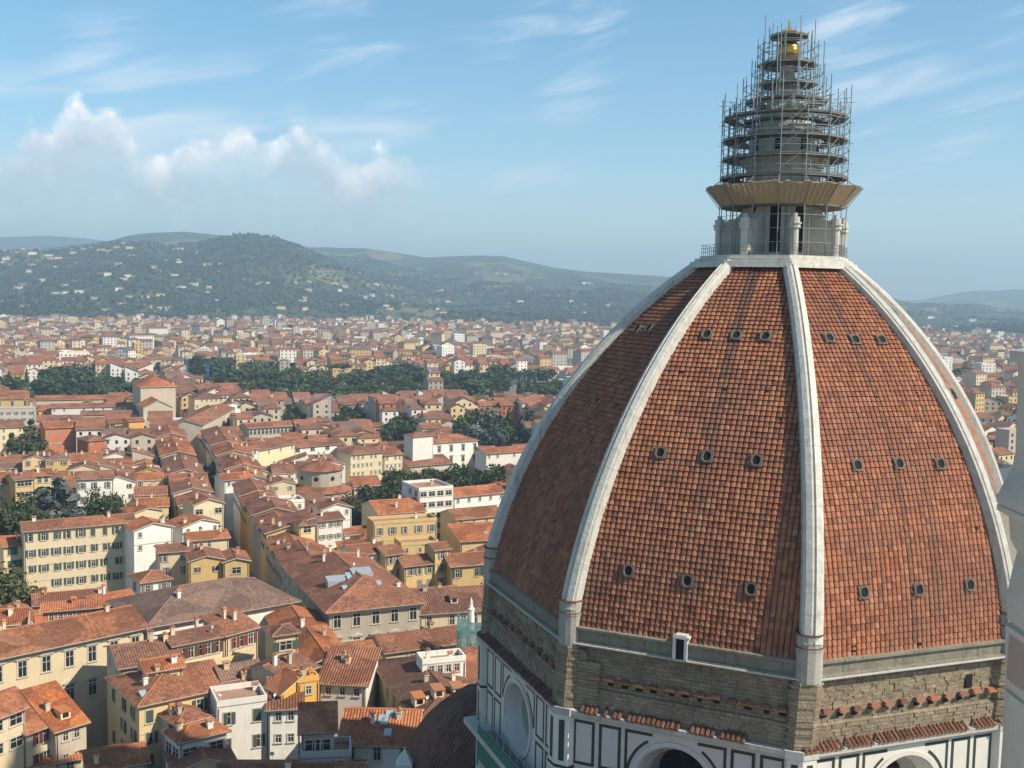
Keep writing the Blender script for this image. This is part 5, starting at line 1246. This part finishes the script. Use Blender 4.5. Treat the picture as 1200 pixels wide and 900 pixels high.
# ------------------------------------------------------------------ trees
FOLI = dict(dark=foliage('foliage_dark', (.022,.038,.015), (.044,.066,.026), (.078,.105,.042)), olive=foliage('foliage_olive', (.022,.032,.012), (.045,.060,.020), (.085,.10,.038)),
            blue=foliage('foliage_blue_grey', (.045,.06,.055), (.08,.10,.09), (.13,.15,.13)), light=foliage('foliage_light', (.04,.055,.018), (.085,.10,.035), (.15,.16,.06)))
M_bark = plaster('bark', (.09,.07,.055), .5, 2.)
def crown_mesh(kind, fk, seed, nleaf, size):
    r = random.Random(seed); mb = MB(); pts = []
    if kind == 'broad':
        lobes = [(0,0,.58,.34)]+[(r.uniform(-.34,.34), r.uniform(-.34,.34), r.uniform(.36,.82), r.uniform(.14,.25)) for _ in range(11)]
    elif kind == 'cypress': lobes = [(r.uniform(-.02,.02), r.uniform(-.02,.02), .08+.9*i/12, .13*(1-(i/12.)**2.2)+.015) for i in range(13)]
    elif kind == 'pine': lobes = [(r.uniform(-.42,.42), r.uniform(-.42,.42), r.uniform(.78,.92), r.uniform(.12,.19)) for _ in range(14)]
    else: lobes = [(math.cos(a)*q*(1-h), math.sin(a)*q*(1-h), h, .16*(1.15-h)) for h in [.14,.24,.34,.45,.56,.68,.8,.9] for a, q in [(r.uniform(0,6.28), r.uniform(.25,.62)) for _ in range(4)]]
    tot = sum(l[3]**2 for l in lobes)
    for (lx, ly, lz, lr) in lobes:
        for _ in range(max(4, int(nleaf*lr*lr/tot))):
            v = Vector((r.gauss(0,1), r.gauss(0,1), r.gauss(0,1))).normalized(); rr = lr*(r.random()**.35)*(1+.25*r.gauss(0,.5))
            fl = .55 if kind in ('pine','cedar') else 1.
            p = Vector((lx+v.x*rr, ly+v.y*rr, lz+v.z*rr*fl))
            n = (v+Vector((r.gauss(0,.6), r.gauss(0,.6), r.gauss(0,.6)))).normalized(); a = n.orthogonal().normalized(); b_ = n.cross(a)
            th = r.uniform(0,6.28); a, b_ = a*math.cos(th)+b_*math.sin(th), b_*math.cos(th)-a*math.sin(th); s_ = size*r.uniform(.6,1.4)
            q = (r.randrange(4096)/7., r.randrange(4096)/3.)
            mb.poly([p-a*s_-b_*s_*.6, p+a*s_*.2-b_*s_, p+a*s_+b_*s_*.3, p-a*s_*.1+b_*s_], 0, [q]*4)
    return mb.mesh('crown', [FOLI[fk]])
def trunk_mesh(kind):
    mb = MB(); top_ = dict(broad=.6, cypress=.5, pine=.82, cedar=.9)[kind]; r = random.Random(5)
    ring = lambda x, y, z, q: [Vector((x+q*math.cos(2*math.pi*i/7), y+q*math.sin(2*math.pi*i/7), z)) for i in range(7)]
    mb.loft([ring(0,0,0,.032), ring(0,0,.03,.024), ring(.01,0,.3,.02), ring(0,.01,top_,.008)], 0, True, False, True)
    if kind != 'cypress':
        for i in range(7):
            a = i*.9; h = r.uniform(.3,.7)*top_; l = .3 if kind != 'cedar' else .4*(1-h)
            mb.bar((0,0,h), (math.cos(a)*l, math.sin(a)*l, min(.9, h+.22 if kind != 'cedar' else h+.02)), .008, 0, 5)
    return mb.mesh('trunk', [M_bark])
TRK = {k: trunk_mesh(k) for k in ('broad','cypress','pine','cedar')}; CRN = {}
def tree(label, p, h, kind='broad', fk='dark', wid=1., group=None, var=None, hi=False):
    v = rnd.randrange(4) if var is None else var
    key = (kind, fk, v, hi)
    if key not in CRN: CRN[key] = crown_mesh(kind, fk, hash((kind, v)) % 999 if False else v*17+len(kind), 3800 if hi else 620, .022*(1.5 if kind == 'cedar' else 1) if hi else .05)
    root = thing('tree', label, 'tree', (p.x, p.y, 0), rnd.uniform(0, 6.28), group)
    root.scale = (h*wid, h*wid, h)
    link('trunk', TRK[kind], root); link('crown', CRN[key], root)
    if hi:
        b0 = proj((p.x-h*.3*wid, p.y, h*.42)); b1 = proj((p.x+h*.3*wid, p.y, h*.42)); PROT.append((b0[0], b1[0], b0[1], p.y))
    return root
tree('blue-grey cedar with tiered boughs in front of the tall white house', at(66,652,0), 26, 'cedar', 'blue', 1.35, hi=True)
tree('second grey-blue cedar standing left of the tiered cedar', at(47,654,0), 23, 'cedar', 'blue', 1.25, hi=True)
tree('dark green garden tree right of the cedar against the white house', at(122,647,0), 20, 'broad', 'dark', .72, hi=True)
tree('dark round tree at the left edge behind the low cream house', at(14,667,0), 21, 'broad', 'dark', 1.1, hi=True)
tree('dark leafy tree just right of the left-edge round tree', at(30,667,0), 18, 'broad', 'dark', 1., hi=True)
tree('light green feathery tree at the left edge beside the low cream house', at(6,743,0), 18, 'broad', 'light', 1.15, hi=True)
tree('tall dark conifer left of the orange-red block', at(36,560,0), 27, 'cedar', 'dark', .75, hi=True)
tree('dark garden tree at the foot of the tall conifer', at(46,560,0), 17, 'broad', 'dark', .9)
tree('slim dark cypress at the left edge by the cream house', at(14,570,0), 22, 'cypress', 'dark', .9)
tree('dark bushy tree beside the lane below the rotunda', at(422,640,0), 17, 'broad', 'olive', 1., hi=True)
tree('pale grey-green round tree in the shady street before the church', at(245,580,0), 14, 'broad', 'blue', .9)
TREEPOLY = []
def grove(poly, n, mix, z0, hr, labels, group):
    P = [at(x, y, z0) for x, y in poly]; TREEPOLY.append(P)
    X0, X1 = min(p[0] for p in poly), max(p[0] for p in poly)
    for i_ in range(14):
        xm = X0+(X1-X0)*(i_+.5)/14; ys_ = []
        for a_, b_ in zip(poly, poly[1:]+poly[:1]):
            if (a_[0] > xm) != (b_[0] > xm): ys_.append(a_[1]+(b_[1]-a_[1])*(xm-a_[0])/(b_[0]-a_[0]))
        if ys_: yb = max(ys_); PROT.append((xm-(X1-X0)/28, xm+(X1-X0)/28, yb-1, at(xm, yb, z0).y))
    xs = [p.x for p in P]; ys = [p.y for p in P]; k = 0; pts = []; tries = 0
    def inside(q):
        c = False
        for i in range(len(P)):
            a, b_ = P[i], P[i-1]
            if (a.y > q.y) != (b_.y > q.y) and q.x < (b_.x-a.x)*(q.y-a.y)/(b_.y-a.y)+a.x: c = not c
        return c
    area = 0
    for i in range(len(P)): area += P[i-1].x*P[i].y-P[i].x*P[i-1].y
    md = .72*math.sqrt(abs(area)/2/n)
    while len(pts) < n and tries < 12000:
        tries += 1; q = Vector((rnd.uniform(min(xs), max(xs)), rnd.uniform(min(ys), max(ys))))
        if inside(q) and all((q-p).length > md for p in pts): pts.append(q)
    for q in pts:
        kind, fk = rnd.choice(mix)
        h = rnd.uniform(*hr)*(1.15 if kind == 'cypress' else 1); wd = max(.85, md*1.5/h) if kind != 'cypress' else .9
        tree(labels[kind], q, h, kind, fk, min(wd, 1.6), group)
BR, CYP, PIN = 'broad', 'cypress', 'pine'
grove([(188,424),(230,424),(300,432),(360,438),(420,436),(470,434),(500,440),(505,458),(440,470),(360,468),(300,464),(240,450)], 84, [(BR,'dark')]*4+[(BR,'olive')]*3+[(PIN,'dark'),(BR,'light')], 6, (10,19),
      {BR: 'dark round-crowned tree packed into the long dark grove across the middle', PIN: 'dark umbrella pine rising above the long dark grove across the middle'}, 'trees of the long dark grove')
grove([(505,440),(560,438),(640,440),(668,452),(650,468),(560,466),(510,462)], 36, [(BR,'dark')]*2+[(BR,'olive')]+[(CYP,'dark')]*3, 6, (10,20),
      {BR: 'dark round tree in the cypress wood left of the dome rib', CYP: 'pointed cypress in the cypress wood left of the dome rib'}, 'trees of the cypress wood')
grove([(0,448),(60,438),(110,440),(150,444),(158,462),(110,470),(50,468),(0,462)], 34, [(BR,'dark')]*3+[(BR,'olive')]*2+[(PIN,'dark')]+[(CYP,'dark')], 6, (9,18),
      {BR: 'round dark tree in the park at left beyond the long low roofs', PIN: 'umbrella pine in the park at left beyond the long low roofs', CYP: 'cypress in the park at left beyond the long low roofs'}, 'trees of the left-hand park')
grove([(528,508),(556,494),(600,492),(622,498),(620,524),(580,528),(545,522)], 20, [(BR,'olive')]*3+[(CYP,'dark')]*3+[(BR,'blue')], 5, (12,19),
      {BR: 'round garden tree behind the white villa', CYP: 'tall cypress in the garden behind the white villa'}, 'trees of the villa garden')
grove([(425,576),(450,556),(520,552),(590,550),(596,562),(530,572),(484,580),(484,604),(440,608)], 34, [(BR,'olive')]*4+[(BR,'dark')], 7, (9,12),
      {BR: 'dense clipped evergreen in the square behind the apartment block'}, 'trees of the square behind the apartment block')
grove([(388,490),(425,484),(432,494),(395,500)], 9, [(BR,'olive'),(BR,'dark')], 5, (10,14), {BR: 'green tree in the courtyard beside the crane mast'}, 'trees beside the crane mast')
grove([(440,503),(485,498),(490,512),(450,518)], 8, [(BR,'dark')], 5, (10,14), {BR: 'dark tree between the cream houses and the villa turret'}, 'trees left of the villa turret')
grove([(330,486),(352,480),(360,494),(335,498)], 6, [(BR,'dark')], 5, (10,13), {BR: 'dark tree beside the white sheeted wall beyond the colonnade'}, 'trees beyond the colonnade')
# ------------------------------------------------------------------ the rest of the old town, house by house

def inpoly(q, P):
    c = False
    for i in range(len(P)):
        a, b_ = P[i], P[i-1]
        if (a.y > q.y) != (b_.y > q.y) and q.x < (b_.x-a.x)*(q.y-a.y)/(b_.y-a.y+1e-12)+a.x: c = not c
    return c
FOOTA = [(sum((p.x for p in F))/4, sum((p.y for p in F))/4, max((p-F[0]).length for p in F), F) for F in FOOT]
def blocked(c, r):
    for fx_, fy_, fr, F in FOOTA:
        if abs(c.x-fx_) < fr+r and abs(c.y-fy_) < fr+r:
            n_ = len(F)
            ctr = Vector((fx_, fy_))
            if inpoly(c, F): return True
            for i in range(n_):
                a, b_ = F[i], F[(i+1) % n_]; ab = b_-a; t_ = max(0, min(1, (c-a).dot(ab)/max(ab.length_squared, 1e-9)))
                if (a+ab*t_-c).length < r*.72: return True
    for P in TREEPOLY:
        if inpoly(c, P): return True
    if (c-TCEN).length < 18 or (c-C2).length < 40: return True
    return False
cells = []
b_ = -420.
while b_ < 330:
    dep = rnd.uniform(8, 12.5); street = False
    if abs(b_+dep/2) < dep/2+4.0:
        b_ = 4.0 if b_ > -20 and b_ < 4 and b_+dep > -3.6 else b_
    a_ = -130.
    while a_ < 800:
        wd = rnd.uniform(7, 14)
        c = G0+U*(a_+wd/2)+Vv*(b_+dep/2)
        if c.y > 135:
            q = proj((c.x, c.y, 12))
            if -60 < q[0] < 1000 and q[1] < 960 and c.y < 1200: cells.append((c, wd, dep))
        a_ += wd
        if rnd.random() < .05: a_ += 6
    b_ += dep
    if rnd.random() < .25 and not (-60 < b_ < 30): b_ += 6
    if -12 < b_ < 3.9: b_ = 4.0
    elif -26 < b_ < -12: b_ = min(b_, -16.5)
RN = dict(gx='gabled', gy='front-gabled', hip='hip-roofed', sb='lean-to', sf='back-sloping', sl='left-rising', sr='right-rising', flat='flat-topped')
auto = []
HID = [(660,300),(575,560),(560,760),(555,900),(1200,900),(1200,300)]
for c, wd, dep in cells:
    if abs((c-G0).dot(Vv)) < 3.8+dep/2 and (c-G0).dot(U) < 440: continue
    r = min(wd, dep)/2
    if -17 < (c-G0).dot(Vv) < 18 and -14 < (c-G0).dot(U) < 270: continue
    if blocked(c, r): continue
    q = proj((c.x, c.y, 15))
    if q[0] > 650 and q[1] > 440: continue
    auto.append((c.y, c, wd, dep))
auto.sort(key=lambda t_: t_[0])
N_IND = 300-sum(1 for h_ in HOUSES if h_[0]['category'] == 'house')-2
STUFF = []
descs = []
def house_spec(c, wd, dep):
    near = c.y < 330
    z = rnd.uniform(10, 16) if near else rnd.uniform(9.5, 19)
    pq = proj((c.x, c.y, 14)); whitish = 270 < pq[0] < 430 and 530 < pq[1] < 650
    wall = rnd.choice(['white']*7+['cream']*7+['pale_yellow']*4+['ochre']*2+['golden']+['terracotta']+['beige']*5+['grey']+['stone']*2)
    if whitish and rnd.random() < .65: wall = 'white'
    roof = rnd.choice(['gx']*7+['gy']*5+['hip']*3+['sb']*3+['sl','sr']+(['flat'] if rnd.random() < .6 else []))
    return z, wall, roof, rnd.choice((0,0,0,0,1,1,1,2,2,3))
i = -1
for (_, c, wd, dep) in auto:
    z, wall, roof, rfi = house_spec(c, wd, dep)
    if c.y < 1000:
        pl = proj((c.x-dep*.5, c.y, z))[0]; pr_ = proj((c.x+dep*.5, c.y, z))[0]
        lim = max([pt[2] for pt in PROT if pt[3] > c.y-1 and pt[0] < pr_ and pt[1] > pl] or [-1e9])
        while z > 4 and proj((c.x, c.y+wd*.3, z+min(wd, dep)*.16+.3))[1] < lim: z -= .5
        if z < 5.5: continue
    if proj((c.x, c.y, 15))[0] < 600: i += 1
    ja = rnd.uniform(-.05, .05); vx = Vector((Vv.x*math.cos(ja)-Vv.y*math.sin(ja), Vv.x*math.sin(ja)+Vv.y*math.cos(ja))); ux = Vector((-vx.y, vx.x))
    A_ = c-vx*dep/2-ux*wd/2; B_ = c+vx*dep/2-ux*wd/2
    if i < N_IND and proj((c.x, c.y, 15))[0] < 600:
        far = c.y > 420
        root, ro = house('x', A_, B_, wd-.05, z, roof=roof, wall=wall, rf=rfi, sl=rnd.uniform(.26,.38), rows=1 if far else 2, cols=max(1, int(dep/4)), key=rnd.choice(('small','tall')), shut=None if far else rnd.choice((None,'green','brown','grey')), ch=rnd.choice((0,1,1,2)), ov=.4, ant=False if far else None, group='smaller houses of the old town')
        descs.append((root, c, wall, roof, z, wd, dep, rfi))
    else: STUFF.append((A_, B_, wd, z, roof, wall, rfi, c.y))
# labels: colour, roof and size first, then the landmark house it stands by
LM = [(h_[1], h_[5]) for h_ in HOUSES if h_[5]]+[(rc, 'the rotunda'), (Vector((nc.x, nc.y)), 'the teal-netted scaffold')]
RC = ('red', 'brown', 'orange', 'grey-brown')
byl = {}
for root, c, wall, roof, z, wd, dep, rfi in descs:
    lc, nm = min(LM, key=lambda l: (l[0]-c).length); p = proj((c.x, c.y, z)); q = proj((lc.x, lc.y, z))
    dx, dy = p[0]-q[0], p[1]-q[1]
    rel = ('behind' if c.y > lc.y+6 else 'in front of') if abs(c.y-lc.y) > abs(c.x-lc.x)*.9 else ('right of' if dx > 0 else 'left of')
    base_ = f"{WN[wall]} {RN[roof]} house{', '+RC[rfi]+' roof,' if roof != 'flat' else ''} {rel} {nm}"
    byl.setdefault(base_, []).append((root, p, z))
for k_, v in byl.items():
    if len(v) == 1: v[0][0]['label'] = k_
    else:
        v.sort(key=lambda t_: t_[1][0])
        for j, (root, p, z) in enumerate(v):
            root['label'] = (('left of two: ', 'right of two: ')[j] if len(v) == 2 else f"{ORD[j]} from left: ")+k_
# ------------------------------------------------------------------ the far city as one mass, to the foot of the hills
far = MB(); WL = list(W)
def far_house(A, B, d, z, roof, wall, rfi, win=True):
    fsl = .44 if A.y > 600 else .32
    D = B-A; w_ = D.length; ca, sa = D.x/w_, D.y/w_; mid = (A+B)/2
    tr = lambda p: (mid.x+p[0]*ca-p[1]*sa, mid.y+p[0]*sa+p[1]*ca, p[2])
    mi = WL.index(wall); wm = wall_mesh(w_, d, z, roof, fsl)
    for f in wm.f: far.poly([tr(wm.v[i]) for i in f], mi)
    mi = 9+rfi if roof != 'flat' else 13
    for pts, uv in roof_polys(w_, d, z, roof, fsl, .6): far.poly([tr((p[0],p[1],p[2]+.15)) for p in pts], mi, uv)
    if win:
        nr = max(1, int(z/3.4)-1); nc_ = max(1, int(w_/3.6))
        for r in range(min(nr, 6)):
            zz = z-2.6-r*3.3
            if zz < 1: break
            for c in range(nc_):
                x = -w_/2+w_*(c+.5)/nc_; far.poly([tr(p) for p in ((x-.6,-.04,zz),(x+.6,-.04,zz),(x+.6,-.04,zz+1.6),(x-.6,-.04,zz+1.6))], 14)
            nd = max(1, int(d/4.5))
            for c in range(nd):
                y = d*(c+.5)/nd; far.poly([tr(p) for p in ((w_/2+.04,y-.6,zz),(w_/2+.04,y+.6,zz),(w_/2+.04,y+.6,zz+1.6),(w_/2+.04,y-.6,zz+1.6))], 14)
for (A_, B_, d, z, roof, wall, rfi, y) in STUFF: far_house(A_, B_, d, z, roof, wall, rfi, True)
clumps = []
y = 330.
while y < 3150:
    step = 14+y*.0065
    x = -.62*y-40
    while x < .56*y+40:
        x += step*rnd.uniform(.9, 1.5)
        c = Vector((x+rnd.uniform(-4,4), y+rnd.uniform(-7,7))); q = proj((c.x, c.y, 12))
        if q[0] < -25 or q[0] > 1260 or (y < 690 and q[0] < 1040) or (790+(q[1]-380)*-.6 < q[0] < 1050): continue
        if hill_h(np.array([c.x]), np.array([c.y]))[0] > 8: continue
        dv = (c-G0)
        if any((abs(c.x-t_[1].x) < 9 and abs(c.y-t_[1].y) < 9) for t_ in auto[-140:]) or (c.y < 1200 and -420 < dv.dot(Vv) < 330 and dv.dot(U) < 800): continue
        if blocked(c, 9): continue
        u_n = nz(c.x*1.7, c.y*1.7)
        if u_n > .62 or rnd.random() < .10: clumps.append((c, rnd.uniform(9, 15))); continue
        wd = rnd.uniform(9, 20)*(1.6 if rnd.random() < .12 else 1); dd = rnd.uniform(9, 14); big_ = rnd.random() < .10
        z = rnd.uniform(7, 13) if not big_ else rnd.uniform(15, 22)
        an = rnd.choice((.38, .38, -.2, .7, -1.1))+rnd.uniform(-.15,.15); dx = Vector((math.cos(an), math.sin(an)))
        wall = rnd.choice(['white']*6+['cream']*7+['pale_yellow']*4+['ochre']*2+['beige']*5+['grey']*2+['stone']+['terracotta'])
        far_house(c-dx*wd/2, c+dx*wd/2, dd, z, rnd.choice(['gx']*4+['hip']*4+['gy']*2+['flat']*(4 if big_ else 1)), wall, rnd.choice((0,0,1,1,2,3)), y < 2300 or big_)
    y += step*1.05
fo = far.build('distant_city', [W[k] for k in WL]+RF+[M_conc, M_glass]); fo['kind'] = 'stuff'
def blobs(name, items, mat, n=26, seed=2):          # loose leaf-faced crowns, hundreds of them, as one mass
    r = np.random.RandomState(seed); V_, F_ = [], []
    k = 0; UVs = []
    for (x, yy, z0, h) in items:
        for _ in range(n):
            v = r.normal(size=3); v /= np.linalg.norm(v); v[2] = abs(v[2])*1.1-.15
            p = np.array([x, yy, z0+h*.35])+v*np.array([.5, .5, .55])*h*r.uniform(.7, 1.05)
            a = r.normal(size=3); a -= v*a.dot(v)*.8; a /= np.linalg.norm(a); b_ = np.cross(v, a); s_ = h*r.uniform(.16, .3)
            V_ += [p-a*s_-b_*s_*.7, p+a*s_-b_*s_*.8, p+a*s_*.7+b_*s_, p-a*s_*.8+b_*s_*.9]; F_.append((k,k+1,k+2,k+3)); k += 4
            u = r.uniform(0, 900, 2); UVs += [u[0], u[1]]*4
    me = bpy.data.meshes.new(name); me.from_pydata([tuple(map(float, v)) for v in V_], [], F_); me.materials.append(mat)
    ul = me.uv_layers.new(name='UVMap'); ul.data.foreach_set('uv', UVs)
    o = link(name, me); o['kind'] = 'stuff'; return o
blobs('city_trees', [(c.x, c.y, 0, h) for c, h in clumps], FOLI['dark'], 30)
# woods on the slopes
items = []; tries = 0
while len(items) < 15000 and tries < 90000:
    tries += 1; a = rnd.uniform(-.52, .52); r = 2350*(5400/2350)**(rnd.random()**1.1)
    X, Y = r*math.sin(a), r*math.cos(a); q = proj((X, Y, 60))
    if not (-20 < q[0] < 815 or 1035 < q[0] < 1220): continue
    z = float(hill_h(np.array([X]), np.array([Y]))[0])
    if z < 3: continue
    if nz(X*.8+300, Y*.8) > .25 and rnd.random() < .8: continue
    items.append((X, Y, z-2, rnd.uniform(8, 15)))
blobs('hill_woods', items, foliage('hill_foliage', (.042,.060,.031), (.050,.070,.036), (.062,.084,.043)), 9, 5)
# ------------------------------------------------------------------ villas on the slopes
VL = [(85,293),(97,293),(108,292),(118,295),(128,297),(136,291),(146,287),(152,292),(60,306),(68,304),(92,309),(130,310),(138,311),(205,293),(212,294),(210,309),(235,298),(258,322),(288,330),(310,334),(345,332),(362,331),(392,334),(5,295),(18,297),(30,298),(38,299),(0,309),(8,312),(42,356),(92,345),(140,341),(165,354),(178,347),(188,348),(160,361),(172,362),(190,364),(200,363),(212,341),(75,338),(118,323),(150,328),(185,320),(205,324),(255,355),(270,376),(240,380),(325,358),(355,355),(358,365),(315,375),(430,335),(441,335),(425,350),(436,349),(514,343),(517,341),(454,361),(476,357),(595,358),(610,355),(513,365),(556,323),(582,322),(593,323),(685,333),(692,333),(670,355),(713,360),(718,358),(685,368),(1091,374),(1120,386),(1140,377),(1172,380),(20,340),(50,330),(33,320),(110,352)]+[(rnd.uniform(0, 260), rnd.uniform(292, 366)) for _ in range(30)]+[(rnd.uniform(260, 560), rnd.uniform(335, 375)) for _ in range(14)]
def on_hill(px_, py_):
    X, Y = px_-600, py_-450; x = X*cr+Y*sr; yy = -X*sr+Y*cr
    d = np.array((x, FPX*cp-yy*sp, -FPX*sp-yy*cp)); d /= math.hypot(d[0], d[1])
    t_ = np.arange(2300, 9000, 20.); h = hill_h(d[0]*t_, d[1]*t_); z = H_CAM+d[2]*t_
    k_ = np.argmax(h >= z); return (d[0]*t_[k_], d[1]*t_[k_], float(h[k_])) if h[k_] >= z[k_] else None
NEARV = [((85,290,160,300), 'on the ridge-top village at left'), ((0,290,40,300), 'near the left edge of the ridge'), ((0,300,1200,345), 'high on the wooded slope'), ((0,345,1200,420), 'low on the wooded slope'), ((-99,-99,9999,9999), 'on the far ridge')]
vl = []
for (vx_, vy_) in VL:
    p = on_hill(vx_, vy_)
    if p is None: continue
    wd = rnd.uniform(13, 30); wall = rnd.choice(('cream','white','pale_yellow','white','ochre')); roof = rnd.choice(('hip','hip','gx'))
    an = rnd.uniform(-.1, .6); root = thing('villa', '', 'villa', (p[0], p[1], p[2]-3), an, 'villas on the hillside')
    z = rnd.uniform(8, 12); dd = rnd.uniform(9, 13); rfi = rnd.choice((0,1,2))
    link('wall', wall_mesh(wd, dd, z, roof, .3).mesh('wall', [W[wall]]), root)
    mb = MB(); slab(mb, roof_polys(wd, dd, z, roof, .3)); link('roof', mb.mesh('roof', [RF[rfi], M_frame]), root)
    where = next(n_ for (x0, y0, x1, y1), n_ in NEARV if x0 <= vx_ <= x1 and y0 <= vy_ <= y1)
    band = ('far left', 'left', 'left of centre', 'centre', 'near the dome', 'right')[min(5, int(vx_/150))] if vx_ < 900 else 'right of the dome'
    vl.append((root, f"{WN[wall]} {'hip-roofed' if roof == 'hip' else 'gabled'} villa {where}, {band}", vx_))
byv = {}
for root, l_, x in vl: byv.setdefault(l_, []).append((x, root))
for l_, v in byv.items():
    v.sort(key=lambda t_: t_[0])
    for j, (x, root) in enumerate(v): root['label'] = l_ if len(v) == 1 else (('left of two: ', 'right of two: ')[j] if len(v) == 2 else f"{ORD[min(j, 17)]} from left: ")+l_
